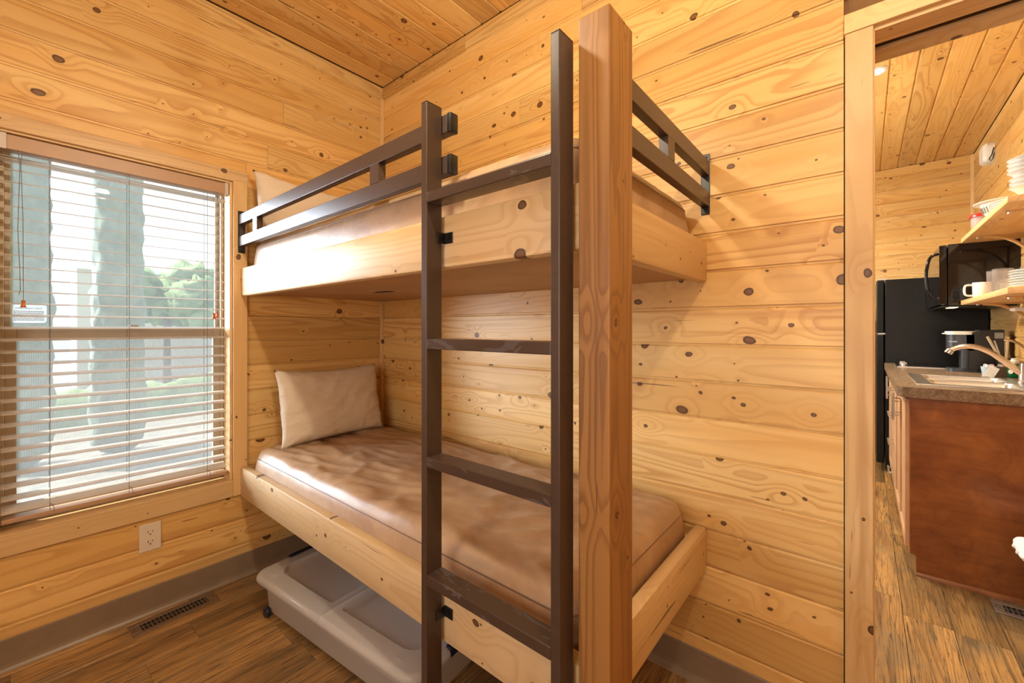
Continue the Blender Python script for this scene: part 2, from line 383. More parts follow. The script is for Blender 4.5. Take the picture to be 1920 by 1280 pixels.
def inst(name, me, parent=None, loc=(0, 0, 0), rot=(0, 0, 0), label=None):
    o = bpy.data.objects.new(name, me); COL.objects.link(o)
    o.location = loc; o.rotation_euler = rot
    if parent is not None: o.parent = parent
    if label: o['label'] = label
    return o
def tag(o, label, cat, group=None):
    o['label'] = label; o['category'] = cat
    if group: o['group'] = group
    return o
def thing(name, label, cat, loc=(0, 0, 0), rz=0, group=None, rot=None):
    o = bpy.data.objects.new(name, None); COL.objects.link(o); o.location = loc
    o.rotation_euler = rot if rot else (0, 0, rz); o.empty_display_size = 0.05
    return tag(o, label, cat, group)
def struct(name, parent=None, loc=(0, 0, 0)):
    o = bpy.data.objects.new(name, None); COL.objects.link(o); o.location = loc; o['kind'] = 'structure'
    if parent: o.parent = parent
    return o
def copy_tree(o, parent=None):
    c = o.copy(); COL.objects.link(c)
    if parent is not None: c.parent = parent
    for ch in o.children: copy_tree(ch, c)
    return c
SM = math.radians(40)

# ---------------------------------------------------------------- room shell
CEIL = 2.70
GAP = 0.0016
_pc = {}
def plank_mesh(L, w, t, kind='wall'):
    key = (round(L, 3), round(w, 4), t, kind)
    if key in _pc: return _pc[key]
    m = MB(); y1 = w-GAP
    if kind == 'wall':      # tongue-and-groove board: chamfered shoulders, thin lip under the bottom edge
        prof = [(0.0, -t), (y1+GAP, -t), (y1+GAP, -t*0.45), (y1, -t*0.45), (y1, -0.0042), (y1-0.0040, 0), (0.0085, 0), (0.0068, -0.0045), (0.0, -0.0052)]
    else:
        prof = [(0.0, -t), (y1, -t), (y1, -0.0012), (y1-0.0012, 0), (0.0012, 0), (0, -0.0012)]
    A = [m.bm.verts.new((0, u, v)) for u, v in prof]; B = [m.bm.verts.new((L, u, v)) for u, v in prof]; n = len(prof)
    for k in range(n): m.bm.faces.new((A[k], B[k], B[(k+1) % n], A[(k+1) % n]))
    m.bm.faces.new(A); m.bm.faces.new(list(reversed(B)))
    me = m.mesh('plank'); me.materials.append(M['pine'] if kind == 'wall' else M['floor'])
    _pc[key] = me; return me

def put_plank(parent, o, ex, ey, L, w, t=0.016, kind='wall'):
    """o = corner point, ex = grain direction, ey = width direction, ez = ex x ey = outward"""
    ex = Vector(ex); ey = Vector(ey); ez = ex.cross(ey)
    me = plank_mesh(L, w, t, kind)
    b = bpy.data.objects.new('plank', me); COL.objects.link(b)
    mt = Matrix((ex, ey, ez)).transposed().to_4x4(); mt.translation = Vector(o)
    b.matrix_world = mt; b.parent = parent
    return b
def splits(a, b, seed, avg=2.2, force=None):
    if force is not None: c = [a]+[f for f in force if a+0.12 < f < b-0.12]+[b]
    else:
        r = random.Random(seed); c = [a]; x = a+r.uniform(0.6, avg)
        while x < b-0.35: c.append(x); x += r.uniform(1.2, avg+0.8)
        c.append(b)
    return list(zip(c, c[1:]))
Z0, DZ = 0.156, 0.1231
rows = [(Z0+DZ*k, Z0+DZ*(k+1)) for k in range(-1, 20)]+[(Z0+DZ*20, CEIL+0.0015)]

# back wall (y = 0), doorway from x = 2.327
wb = struct('wall_back')
DX0, DX1, DZH, WT = 2.327, 3.16, 2.015, 0.184
m = MB(); m.box(-0.15, DX0, 0.0165, WT, 0, CEIL+0.05); m.box(DX1, 3.75, 0.0165, WT, 0, CEIL+0.05); m.box(DX0, DX1, 0.0165, WT, DZH+0.012, CEIL+0.05)
m.build('wall_core', 'backing', wb)
for k, (a, b) in enumerate(rows):
    x_hi = 2.2655 if a < 2.06-0.03 else 3.60
    f = {15: [], 17: [1.1], 19: [2.42], 18: [0.55]}.get(k, None)
    for (p, q) in splits(0, x_hi, 100+k, force=(f if f is not None else ([] if x_hi < 3 else None))):
        put_plank(wb, (p+0.0006, 0.0, a), (1, 0, 0), (0, 0, 1), q-p-0.0012, b-a)
    if a < 2.06-0.03: put_plank(wb, (DX1+0.06, 0.0, a), (1, 0, 0), (0, 0, 1), 0.38, b-a)

# window wall (x = 0)
wl = struct('wall_left')
WY0, WY1, WZ0, WZ1 = -1.535, -0.815, 0.480, 1.896
m = MB()
m.box(-0.14, -0.0165, -2.95, WY0, 0, CEIL+0.05); m.box(-0.14, -0.0165, WY1, 0.0, 0, CEIL+0.05)
m.box(-0.14, -0.0165, WY0, WY1, 0, WZ0); m.box(-0.14, -0.0165, WY0, WY1, WZ1, CEIL+0.05)
m.build('wall_core', 'backing', wl)
def wl_plank(y0, y1, a, b):   # outward = +x: ex=(0,1,0), ey=(0,0,1) -> ez=(1,0,0)
    put_plank(wl, (0, y0+0.0006, a), (0, 1, 0), (0, 0, 1), y1-y0-0.0012, b-a)
for k, (a, b) in enumerate(rows):
    if b <= 0.41 or a >= 1.965:
        f = {16: [-0.66], 17: [-0.02], 18: [-0.585]}.get(k, [])
        for (p, q) in splits(-2.88, 0, 0, force=f): wl_plank(p, q, a, b)
    elif a < 1.90 < b:      # row crossed by the head casing
        wl_plank(-2.88, -1.59, a, b); wl_plank(-0.757, 0, a, b); wl_plank(-1.59, -0.757, 1.945, b)
    else:
        wl_plank(-2.88, -1.59, a, b); wl_plank(-0.757, 0, a, b)

# ceilings
ce = struct('ceiling')
m = MB(); m.box(-0.15, 3.75, -3.05, 3.98, CEIL+0.0165, CEIL+0.08); m.build('ceiling_core', 'backing', ce)
def ceil_plank(x, w, y0, y1):  # outward = -z: ex=(0,1,0), ey=(1,0,0)
    put_plank(ce, (x, y0, CEIL), (0, 1, 0), (1, 0, 0), y1-y0, w)
x = 0.0; k = 0
while x < 3.6:
    w = min(0.1225, 3.6-x)
    for (p, q) in splits(-2.88, 0.0, 300+k, force=[-1.35] if k in (3, 8, 14) else []): ceil_plank(x, w, p+0.0006, q-0.0006)
    x += 0.1225; k += 1
x = 3.03; k = 0
while x > 1.35:
    for (p, q) in splits(WT, 3.83, 400+k, force=[0.92] if k == 4 else ([2.1] if k % 4 == 1 else [])): ceil_plank(x-0.122, 0.122, p+0.0006, q-0.0006)
    x -= 0.122; k += 1

# right and rear walls of the bedroom, behind the camera: plain boarded slabs
wr = struct('wall_right'); MB().box(3.6, 3.75, -3.0, 0.0, 0, CEIL+0.05).build('wall_core', 'pine', wr)
wf = struct('wall_front'); MB().box(-0.15, 3.75, -3.0, -2.88, 0, CEIL+0.05).build('wall_core', 'pine', wf)
w3 = struct('fill_light_frame')  # made-up window frame around the rear fill light
m = MB(); m.box(1.20, 1.25, -2.88, -2.85, 0.65, 2.05); m.box(2.75, 2.80, -2.88, -2.85, 0.65, 2.05); m.box(1.25, 2.75, -2.88, -2.85, 0.65, 0.70); m.box(1.25, 2.75, -2.88, -2.85, 2.0, 2.05)
m.build('window_frame', 'vinyl', w3)

# kitchen walls
wkf = struct('wall_kitchen_far')
MB().box(-1.0, 3.2, 3.8465, 3.98, 0, CEIL+0.05).build('wall_core', 'backing', wkf)
for k, (a, b) in enumerate(rows):
    if a > 1.2:
        put_plank(wkf, (1.6, 3.83, a), (1, 0, 0), (0, 0, 1), 3.03-1.6, b-a)
wkr = struct('wall_kitchen_right')
MB().box(3.0465, 3.2, WT, 3.98, 0, CEIL+0.05).build('wall_core', 'backing', wkr)
for k, (a, b) in enumerate(rows):
    if a > 0.7:               # outward = -x: ex=(0,-1,0), ey=(0,0,1) -> ez = (-1,0,0)
        for (p, q) in splits(0.19, 3.83, 500+k): put_plank(wkr, (3.03, q-0.0006, a), (0, -1, 0), (0, 0, 1), q-p-0.0012, b-a)
wkl = struct('wall_kitchen_left')
m = MB(); m.box(-1.0, -0.86, WT, 3.98, 0, 0.9); m.box(-1.0, -0.86, WT, 3.98, 2.2, CEIL+0.05)
m.box(-1.0, -0.86, WT, 0.9, 0.9, 2.2); m.box(-1.0, -0.86, 3.1, 3.98, 0.9, 2.2); m.build('wall_core', 'pine', wkl)
m = MB(); m.box(-1.0, -0.15, 0.05, WT, 0, CEIL+0.05); m.build('wall_return', 'pine', wkl)
m = MB(); m.box(-1.0, -0.15, WT-0.1, 3.98, CEIL+0.0, CEIL+0.08); m.build('ceiling_core', 'pine', wkl)
w2 = struct('window_2')
m = MB()
for yy in (0.9, 1.98, 3.06): m.box(-0.95, -0.9, yy, yy+0.04, 0.9, 2.2)
m.box(-0.95, -0.9, 0.94, 3.06, 0.9, 0.94); m.box(-0.95, -0.9, 0.94, 3.06, 2.16, 2.2); m.build('window_frame', 'vinyl', w2)
MB().box(-0.93, -0.925, 0.94, 3.06, 0.94, 2.16).build('pane', mat_pane('clear_glass', 0.06, rgb(.8, .8, .8)), w2)

# floor planks (run along y)
fl = struct('floor')
MB().box(-1.0, 3.75, -3.0, 3.98, -0.08, -0.0035).build('floor_core', 'dark_slot', fl)
FW = 0.150; j0 = 2.432-FW*17
k = 0; x = j0
while x < 3.6:
    x0 = max(x, 0.0); x1 = min(x+FW, 3.6)
    r = random.Random(900+k)
    y_end = 3.83 if 1.5 < x < 3.0 else 0.0
    y = -2.88-r.uniform(0.1, 0.9)
    while y < y_end:
        L = 0.914
        y0 = max(y, -2.88); y1 = min(y+L, y_end)
        if x0 >= 1.5-FW or y0 < 0:
            if y1-y0 > 0.02:   # outward = +z: ex=(0,1,0), ey=(-1,0,0)
                put_plank(fl, (x1, y0+0.0004, 0), (0, 1, 0), (-1, 0, 0), y1-y0-0.0008, x1-x0, 0.0035, 'floor')
        y += L
    x += FW; k += 1

# trims
c1 = struct('trim_1')
def gbox(name, mat, parent, ext, g, bev=0.002, smooth=None, label=None):
    """board with local X along the grain (world axis g) and local Y across its wider face"""
    ext = [tuple(e) for e in ext]; dims = [e[1]-e[0] for e in ext]; cen = Vector([(e[0]+e[1])/2 for e in ext])
    oth = sorted([a for a in range(3) if a != g], key=lambda a: -dims[a]); w = oth[0]
    ex = Vector([1.0 if a == g else 0.0 for a in range(3)]); ey = Vector([1.0 if a == w else 0.0 for a in range(3)]); ez = ex.cross(ey)
    L, Wd, T = dims[g]/2, dims[w]/2, dims[oth[1]]/2
    me = MB().box(-L, L, -Wd, Wd, -T, T, bev).mesh(name, smooth); me.materials.append(M[mat])
    o = inst(name, me, parent, label=label)
    mt = Matrix((ex, ey, ez)).transposed().to_4x4(); mt.translation = cen
    o.matrix_world = mt
    return o
def upright(name, mat, parent, x0, x1, y0, y1, z0, z1, bev=0.002, smooth=None, label=None):
    return gbox(name, mat, parent, ((x0, x1), (y0, y1), (z0, z1)), 2, bev, smooth, label)
def along_y(name, mat, parent, x0, x1, y0, y1, z0, z1, bev=0.002, smooth=None, label=None):
    return gbox(name, mat, parent, ((x0, x1), (y0, y1), (z0, z1)), 1, bev, smooth, label)
def along_x(name, mat, parent, x0, x1, y0, y1, z0, z1, bev=0.002, smooth=None, label=None):
    return gbox(name, mat, parent, ((x0, x1), (y0, y1), (z0, z1)), 0, bev, smooth, label)
upright('corner_strip', 'pine_trim', c1, 0.0, 0.019, -0.019, 0.0, 0.12, CEIL-0.082)
c3 = struct('trim_2'); upright('corner_strip', 'pine_trim', c3, 3.009, 3.03, 3.809, 3.83, 1.6, CEIL-0.005)
# cove base
def cove(name, axis, a, b):
    p = struct(name)
    pr = [(0, 0), (0.016, 0), (0.0145, 0.004), (0.008, 0.012), (0.0045, 0.022), (0.0035, 0.035), (0.0035, 0.108), (0.002, 0.112), (0, 0.112)]
    if axis == 'y': MB().prism(pr, 'y', a, b).build('cove_strip', 'cove', p)
    else: MB().prism([(-u, v) for u, v in pr], 'x', a, b).build('cove_strip', 'cove', p)
cove('baseboard_left', 'y', -2.88, -0.004)
cove('baseboard_back', 'x', 0.004, 2.266)

# doorway casing, jambs, pocket-door slot
d1 = struct('door_1')
upright('side_casing', 'pine_trim', d1, 2.268, 2.3285, -0.016, 0.0, 0.0, 2.0125, 0.002)
upright('side_casing', 'pine_trim', d1, 3.14, 3.20, -0.016, 0.0, 0.0, 2.0125, 0.002)
along_x('head_casing', 'pine_trim', d1, 2.266, 3.26, -0.018, 0.0, 2.0135, 2.0665, 0.002)
upright('side_jamb', 'pine_trim', d1, 2.322, 2.3315, -0.001, 0.076, 0.0, 2.0125, 0.001)
upright('side_jamb', 'pine_trim', d1, 2.322, 2.3335, 0.112, WT+0.004, 0.0, 2.0125, 0.001)
along_x('head_jamb', 'pine_trim', d1, 2.327, 3.16, -0.001, 0.074, 2.003, 2.015, 0.001)
along_x('head_jamb', 'pine_trim', d1, 2.327, 3.16, 0.112, WT+0.004, 2.003, 2.0147, 0.001)
upright('pocket_door_edge', 'pine_trim', d1, 2.300, 2.3265, 0.080, 0.108, 0.004, 2.01, 0.001)

# ---------------------------------------------------------------- window with sashes, casing, screen
w1 = struct('window_1')
upright('side_casing', 'pine_trim', w1, 0.0, 0.014, -0.815, -0.755, 0.402, 1.950, 0.003)
upright('side_casing', 'pine_trim', w1, 0.0, 0.014, -1.595, -1.535, 0.402, 1.950, 0.003)
along_y('head_casing', 'pine_trim', w1, 0.0, 0.0145, -1.597, -0.753, 1.896, 1.952, 0.003)
along_y('bottom_casing', 'pine_trim', w1, 0.0, 0.014, -1.535, -0.815, 0.402, 0.480, 0.003)
upright('side_jamb', 'pine_trim', w1, -0.135, 0.0, -0.8265, -0.815, 0.480, 1.896, 0.001)
upright('side_jamb', 'pine_trim', w1, -0.135, 0.0, -1.535, -1.5235, 0.480, 1.896, 0.001)
along_y('window_sill', 'pine_trim', w1, -0.135, 0.0, -1.5235, -0.8265, 0.468, 0.4815, 0.001)
along_y('head_jamb', 'pine_trim', w1, -0.135, 0.0, -1.5235, -0.8265, 1.888, 1.897, 0.001)
FY0, FY1, FZ0, FZ1 = -1.5225, -0.8275, 0.4825, 1.887
def frame(y0, y1, z0, z1, x0, x1, wd, name, mat, parent, wb_=None, wt_=None):
    m = MB(); wb_ = wb_ or wd; wt_ = wt_ or wd
    m.box(x0, x1, y0, y0+wd, z0, z1, 0.0015, 1); m.box(x0, x1, y1-wd, y1, z0, z1, 0.0015, 1)
    m.box(x0, x1, y0+wd, y1-wd, z0, z0+wb_, 0.0015, 1); m.box(x0, x1, y0+wd, y1-wd, z1-wt_, z1, 0.0015, 1)
    return m.build(name, mat, parent)
frame(FY0, FY1, FZ0, FZ1, -0.130, -0.082, 0.012, 'window_frame', 'vinyl', w1, 0.014, 0.014)
us = frame(FY0+0.012, FY1-0.012, 1.175, FZ1-0.014, -0.126, -0.110, 0.016, 'upper_sash', 'vinyl', w1, 0.028, 0.016)
MB().box(-0.119, -0.117, FY0+0.028, FY1-0.028, 1.203, 1.857).build('pane', 'pane', us)
ls = frame(FY0+0.012, FY1-0.012, FZ0+0.014, 1.200, -0.106, -0.088, 0.030, 'lower_sash', 'vinyl', w1, 0.030, 0.040)
MB().box(-0.098, -0.096, FY0+0.042, FY1-0.042, FZ0+0.044, 1.160).build('pane', 'pane', ls)
MB().box(-0.1285, -0.1280, FY0+0.012, FY1-0.012, FZ0+0.014, 1.19).build('insect_screen', 'screen', w1)
m = MB(); m.box(-0.088, -0.078, -1.185, -1.125, 1.200, 1.206, 0.002); m.box(-0.090, -0.080, -1.17, -1.14, 1.206, 1.214, 0.003); m.build('sash_lock', 'vinyl', w1)
st = thing('warning_sticker', 'clear rounded warning sticker with tiny print low on the upper window glass', 'sticker', (-0.1162, -1.45, 1.255), group=None)
m = MB()
def rrect(y0, y1, z0, z1, r, n=5):
    out = []
    for cy, cz, a0 in ((y1-r, z1-r, 0), (y0+r, z1-r, 90), (y0+r, z0+r, 180), (y1-r, z0+r, 270)):
        for k in range(n+1):
            a = math.radians(a0+90*k/n); out.append((cy+r*math.cos(a), cz+r*math.sin(a)))
    return out
m.prism(rrect(-0.045, 0.045, -0.035, 0.035, 0.010), 'x', 0, 0.0004); m.build('sticker_film', mat_pane('sticker_film', 0.10, rgb(0.9, 0.9, 0.9)), st)
r = random.Random(3); m = MB()
for i in range(9):
    z = 0.008-i*0.0043
    yy = -0.037
    while yy < 0.036:
        L = r.uniform(0.002, 0.007); m.box(0.0005, 0.0008, yy, min(yy+L, 0.038), z, z+0.0022); yy += L+0.0012
m.build('fine_print', 'grey', st)
def text(s, size, parent, loc, rot, mat, name='lettering', ext=0.0002, align='CENTER'):
    cu = bpy.data.curves.new(name, 'FONT'); cu.body = s; cu.size = size; cu.extrude = ext; cu.align_x = align
    cu.materials.append(M[mat]); cu.resolution_u = 2
    o = bpy.data.objects.new(name, cu); COL.objects.link(o); o.location = loc; o.rotation_euler = rot
    bpy.context.view_layer.update()
    me = bpy.data.meshes.new_from_object(o.evaluated_get(bpy.context.evaluated_depsgraph_get()))
    bpy.data.objects.remove(o)
    return inst(name, me, parent, loc, rot)
text('EMERGENCY EXIT', 0.0085, st, (0.0006, 0, 0.017), (PI/2, 0, PI/2), 'ink')

# blind
bl = thing('window_blind', 'tan horizontal slat blind hanging open in the bedroom window', 'blind', (-0.04, -1.175, 1.885))
def B(name, m, mat, parent=bl, smooth=None, label=None): # geometry given in world coords, blind origin subtracted
    bmesh.ops.translate(m.bm, verts=m.bm.verts, vec=Vector((0.04, 1.175, -1.885)))
    return m.build(name, mat, parent, smooth=smooth, label=label)
BY0, BY1 = -1.519, -0.832
B('headrail', MB().box(-0.062, -0.006, BY0, BY1, 1.832, 1.884, 0.002), 'slatd')
B('valance_end', MB().box(-0.008, -0.002, BY1-0.012, BY1+0.002, 1.830, 1.886, 0.001), 'slat')
B('valance_end', MB().box(-0.008, -0.002, BY0-0.002, BY0+0.014, 1.830, 1.886, 0.001), 'slat')
sm = MB(); NS = 6
prof = [(-0.025+0.05*i/NS, 0.0010*(1-((i/NS)*2-1)**2)) for i in range(NS+1)]
sm.prism([(u, v+0.0007) for u, v in prof]+[(u, v-0.0007) for u, v in reversed(prof)], 'y', BY0+1.175+0.001, BY1+1.175-0.003)
sme = sm.mesh('slat', SM); sme.materials.append(M['slat'])
zs = [1.812-0.0436*i for i in range(29)]
for i, z in enumerate(zs):
    inst('slat', sme, bl, (0.0, 0.0, z-1.885), (0, math.radians(9+random.uniform(-0.6, 0.6) if i else 5), 0))
inst('slat', sme, bl, (0.0, 0.0, 1.801-1.885), (0, math.radians(-1), 0))
inst('slat', sme, bl, (0.004, 0.0, 0.552-1.885), (0, math.radians(24), 0))
B('bottom_rail', MB().box(-0.066, -0.010, BY0+0.001, BY1-0.001, 0.508, 0.524, 0.003), 'slatd')
for y in (-1.401, -1.181, -0.912):
    for xx in (-0.066, -0.0135):
        B('ladder_cord', MB().tube([(xx, y, 1.84), (xx, y+0.0005, 1.2), (xx, y, 0.52)], 0.0008, 5), 'cord')
    m = MB(); m.lathe([(0.0, -0.004), (0.007, -0.003), (0.008, 0.0), (0.0, 0.001)], 10, (-0.012, y, 0.510)); B('cord_button', m, 'slatd')
    B('cord_loop', MB().tube([(-0.0085, y, 0.55), (-0.006, y+0.006, 0.545), (-0.005, y+0.010, 0.533), (-0.008, y+0.010, 0.520)], 0.0009, 5), 'cord')
def tassel(y, z, x=-0.008):
    m = MB(); m.lathe([(0, 0.012), (0.0035, 0.012), (0.0062, 0.010), (0.0048, 0.004), (0.0050, -0.004), (0.0078, -0.011), (0.0070, -0.014), (0, -0.014)], 14, (x, y, z))
    return m
B('pull_cord', MB().tube([(-0.006, -1.478, 1.835), (-0.006, -1.474, 1.78), (-0.006, -1.479, 1.55), (-0.006, -1.474, 1.40), (-0.006, -1.473, 1.335), (-0.006, -1.477, 1.318)], 0.0009, 5), 'cord')
B('pull_cord', MB().tube([(-0.006, -1.468, 1.835), (-0.006, -1.472, 1.79), (-0.006, -1.467, 1.6), (-0.006, -1.466, 1.30)], 0.0009, 5), 'cord')
B('tassel', tassel(-1.466, 1.288, -0.006), 'tassel', smooth=SM)
for y, z in ((-0.888, 1.258), (-0.874, 1.262)):
    B('pull_cord', MB().tube([(-0.006, y, 1.835), (-0.006, y+0.001, 1.5), (-0.006, y, z+0.01)], 0.0008, 5), 'cord')
    B('tassel', tassel(y, z, -0.006), 'tassel', smooth=SM)

# outlet
ou = thing('wall_outlet', 'ivory duplex power outlet on the pine wall below the window', 'outlet', (0.0, -1.1165, 0.3225))
MB().box(0.0, 0.0055, -0.0362, 0.0362, -0.0575, 0.0575, 0.003).build('cover_plate', 'ivory', ou)
for z in (0.0205, -0.0205):
    m = MB(); m.prism([(0.0165*math.copysign(min(1, abs(math.cos(a))*1.15), math.cos(a)), z+0.0145*math.sin(a)) for a in [2*PI*i/20 for i in range(20)]], 'x', 0.005, 0.0068)
    rc = m.build('receptacle', 'ivory', ou)
    m = MB(); m.box(0.0064, 0.0071, -0.0085, -0.0062, z-0.001, z+0.0085); m.box(0.0064, 0.0071, 0.0055, 0.0078, z+0.0005, z+0.0075); m.lathe([(0, -0.0001), (0.0027, 0), (0.0027, 0.0008), (0, 0.0008)], 8, (0, 0, 0), Matrix.Translation((0.0064, 0, z-0.0075)) @ Matrix.Rotation(PI/2, 4, 'Y'))
    m.build('socket_slot', 'dark_slot', rc)
m = MB(); m.lathe([(0, 0.0007), (0.0030, 0.0005), (0.0032, 0)], 10, (0, 0, 0), Matrix.Translation((0.0055, 0, 0)) @ Matrix.Rotation(PI/2, 4, 'Y')); m.build('screw', 'ivory', ou)

# floor registers
def register(name, label, loc, rz, L, Wd, nb, mat, hole=(0.25, 0.055)):
    t = thing(name, label, 'vent', loc, rz)
    m = MB(); hl, hw = hole[0]/2, hole[1]/2
    m.box(-L/2, L/2, -Wd/2, -hw, 0, 0.004, 0.0015, 1); m.box(-L/2, L/2, hw, Wd/2, 0, 0.004, 0.0015, 1)
    m.box(-L/2, -hl, -hw, hw, 0, 0.004, 0.0015, 1); m.box(hl, L/2, -hw, hw, 0, 0.004, 0.0015, 1)
    m.build('faceplate', mat, t)
    MB().box(-hl, hl, -hw, hw, 0.0002, 0.0006).build('duct_opening', 'dark_slot', t)
    fm = MB().box(-0.0014, 0.0014, -hw, hw, 0.0008, 0.0040, mtx=None).mesh('louver'); fm.materials.append(M[mat])
    for i in range(nb):
        inst('louver', fm, t, (-hl+(i+0.5)*hole[0]/nb, 0, 0), (0, 0, 0))
    MB().box(-hl, hl, -0.0012, 0.0012, 0.0008, 0.0030).build('louver_bar', mat, t)
    for sx in (-1, 1):
        m = MB(); m.lathe([(0, 0.0006), (0.003, 0.0003), (0.003, 0)], 8, (sx*(L/2-0.011), 0, 0.004)); m.build('screw', 'dark_slot', t)
    return t
register('floor_register', 'bronze metal floor register set in the planks under the window', (0.083, -1.047, 0.0003), math.radians(90+3.5), 0.290, 0.100, 17, 'vent', (0.225, 0.052))

# ---------------------------------------------------------------- bunk bed
bb = thing('bunk_bed', 'built-in pine bunk bed with tall corner post in the wall corner', 'bunk bed', (0.95, -0.4, 0))
def Bp(o):
    o.parent = bb; o.matrix_parent_inverse = Matrix.Translation((-0.95, 0.4, 0)); return o
YF = -0.785
def rail_x(x0, x1, y0, y1, z0, z1, mat, label=None):
    o = along_x('front_rail', mat, None, x0, x1, y0, y1, z0, z1, 0.009, SM, label); return Bp(o)
def rail_y(x0, x1, y0, y1, z0, z1, mat, label=None):
    o = along_y('end_rail', mat, None, x0, x1, y0, y1, z0, z1, 0.009, SM, label); return Bp(o)
rail_x(0.001, 1.887, YF, YF+0.038, 1.354, 1.489, 'pine_pale', 'upper pine rail')
rail_x(0.001, 1.887, YF, YF+0.038, 0.392, 0.536, 'pine_pale', 'lower pine rail')
rail_y(1.867, 1.905, -0.700, -0.0005, 1.354, 1.489, 'pine_pale', 'upper end rail')
rail_y(1.867, 1.905, -0.700, -0.0005, 0.392, 0.536, 'pine_pale', 'lower end rail')
Bp(upright('corner_post', 'pine_post', None, 1.887, 1.953, -0.800, -0.700, 0.0, 1.795, 0.003, None, 'thick knotty pine post, darker than the rails'))
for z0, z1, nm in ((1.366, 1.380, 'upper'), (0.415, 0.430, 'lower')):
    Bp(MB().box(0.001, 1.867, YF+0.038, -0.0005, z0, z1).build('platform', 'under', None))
for z0 in (1.380, 0.430):
    Bp(along_x('wall_ledger', 'pine_pale', None, 0.04, 1.86, -0.036, -0.0005, z0, z0+0.06, 0.003))
m = MB(); r = random.Random(5)   # torn patch under the upper platform
pts = [(0.62+0.075*math.cos(a)*(0.8+0.3*r.random()), -0.40+0.022*math.sin(a)*(0.7+0.5*r.random())) for a in [2*PI*i/18 for i in range(18)]]
m.prism(pts, 'z', 1.3650, 1.3662); Bp(m.build('knot_hole', 'dark_slot', None))

def mattress(name, label, x0, x1, y0, y1, z0, z1, seed, bulge=0.02, wrk=0.006, rot=0.0):
    t = thing(name, label, 'mattress', ((x0+x1)/2, (y0+y1)/2, z0), rot)
    L, Wd, H = x1-x0, y1-y0, z1-z0
    R = 0.030
    # closed shell: parametrise perimeter ring (rounded rect cross loops)
    nx, ny = 130, 56
    m = MB()
    def top(u, v):
        x = (u-0.5)*L; y = (v-0.5)*Wd
        ex = min(u, 1-u)*L; ey = min(v, 1-v)*Wd
        e = min(ex, ey)
        z = H
        if e < R: z -= R*0.9*(1-math.sqrt(max(0, 1-(1-e/R)**2)))
        rise = bulge*(1-math.exp(-e/0.12))
        p = Vector((x*2.2+seed, y*5.5, seed*1.7))
        p = Vector((x*3.0+y*2.2+seed, y*9.0-x*1.5, seed*1.7)); w1 = noise.fractal(p+Vector((noise.noise(p*0.7)*0.9, noise.noise(p*0.5)*0.8, 0)), 0.9, 2.1, 5)*0.75
        q = Vector((x*5.0+y*3.2+seed, y*13-x*3.0, seed))
        w2 = 1-abs(noise.noise(q))*2.2
        amp = wrk*min(1, e/0.05)
        edge = math.exp(-e/0.16)
        return Vector((x, y, z+rise+w1*amp*1.1+max(0, w2)**2*amp*(0.5+1.6*edge)))
    m.grid(top, nx, ny)
    # sides
    per = []
    for i in range(nx+1): per.append((i/nx, 0.0))
    for j in range(1, ny+1): per.append((1.0, j/ny))
    for i in range(nx-1, -1, -1): per.append((i/nx, 1.0))
    for j in range(ny-1, 0, -1): per.append((0.0, j/ny))
    n = len(per); hs = [0, 0.12, 0.3, 0.5, 0.7, 0.88, 1.0]
    rings = []
    for h in hs:
        ring = []
        for (u, v) in per:
            c = top(u, v); b = Vector((c.x, c.y, 0))
            nx_, ny_ = (0, -1) if v == 0 else ((0, 1) if v == 1 else ((1, 0) if u == 1 else (-1, 0)))
            out = 0.012*math.sin(PI*min(1, h*1.0))*(1+0.35*noise.noise(Vector((c.x*5+seed, c.y*5, h*3))))
            p = b+Vector((0, 0, c.z*(1-h) if h < 1 else 0))
            # round the plan corners a little by pulling the corner verts in
            p += Vector((nx_*out, ny_*out, 0))
            ring.append(m.bm.verts.new(p))
        rings.append(ring)
    for a, b in zip(rings, rings[1:]):
        for k in range(n): m.bm.faces.new((a[k], b[k], b[(k+1) % n], a[(k+1) % n]))
    m.bm.faces.new(rings[-1])
    # plan corner rounding
    rc = 0.05
    for v in m.bm.verts:
        dx = abs(v.co.x)-(L/2-rc); dy = abs(v.co.y)-(Wd/2-rc)
        if dx > 0 and dy > 0:
            d = math.hypot(dx, dy); mx = max(dx, dy)
            s_ = mx/d
            v.co.x = math.copysign(L/2-rc+dx*s_, v.co.x); v.co.y = math.copysign(Wd/2-rc+dy*s_, v.co.y)
    m.build('cover', 'mattress', t, smooth=4)
    # piping seams round the top and bottom edges
    def seam(z, inset, rad, mat, nm):
        pts = []
        for (u, v) in per[::2]:
            c = top(u, v); x, y = c.x, c.y
            dx = abs(x)-(L/2-rc); dy = abs(y)-(Wd/2-rc)
            if dx > 0 and dy > 0:
                s_ = max(dx, dy)/math.hypot(dx, dy)
                x = math.copysign(L/2-rc+dx*s_, x); y = math.copysign(Wd/2-rc+dy*s_, y)
            zz = (c.z-0.002) if z is None else z
            pts.append((x*(1+inset), y*(1+inset*1.6), zz))
        pts.append(pts[0]); pts.append(pts[1])
        MB().tube(pts, rad, 6, caps=False).build(nm, mat, t, smooth=4)
    seam(None, 0.0, 0.0022, 'piping', 'top_piping')
    seam(0.012, 0.012, 0.0035, 'binding', 'bottom_binding')
    return t
mattress('bunk_mattress', 'wrinkled brown vinyl mattress on the lower bunk', 0.065, 1.845, -0.742, -0.040, 0.430, 0.612, 3.1, 0.022, 0.009)
mattress('bunk_mattress', 'brown vinyl mattress on the upper bunk behind the guard rails', 0.050, 1.858, -0.742, -0.040, 1.380, 1.612, 9.4, 0.014, 0.003)

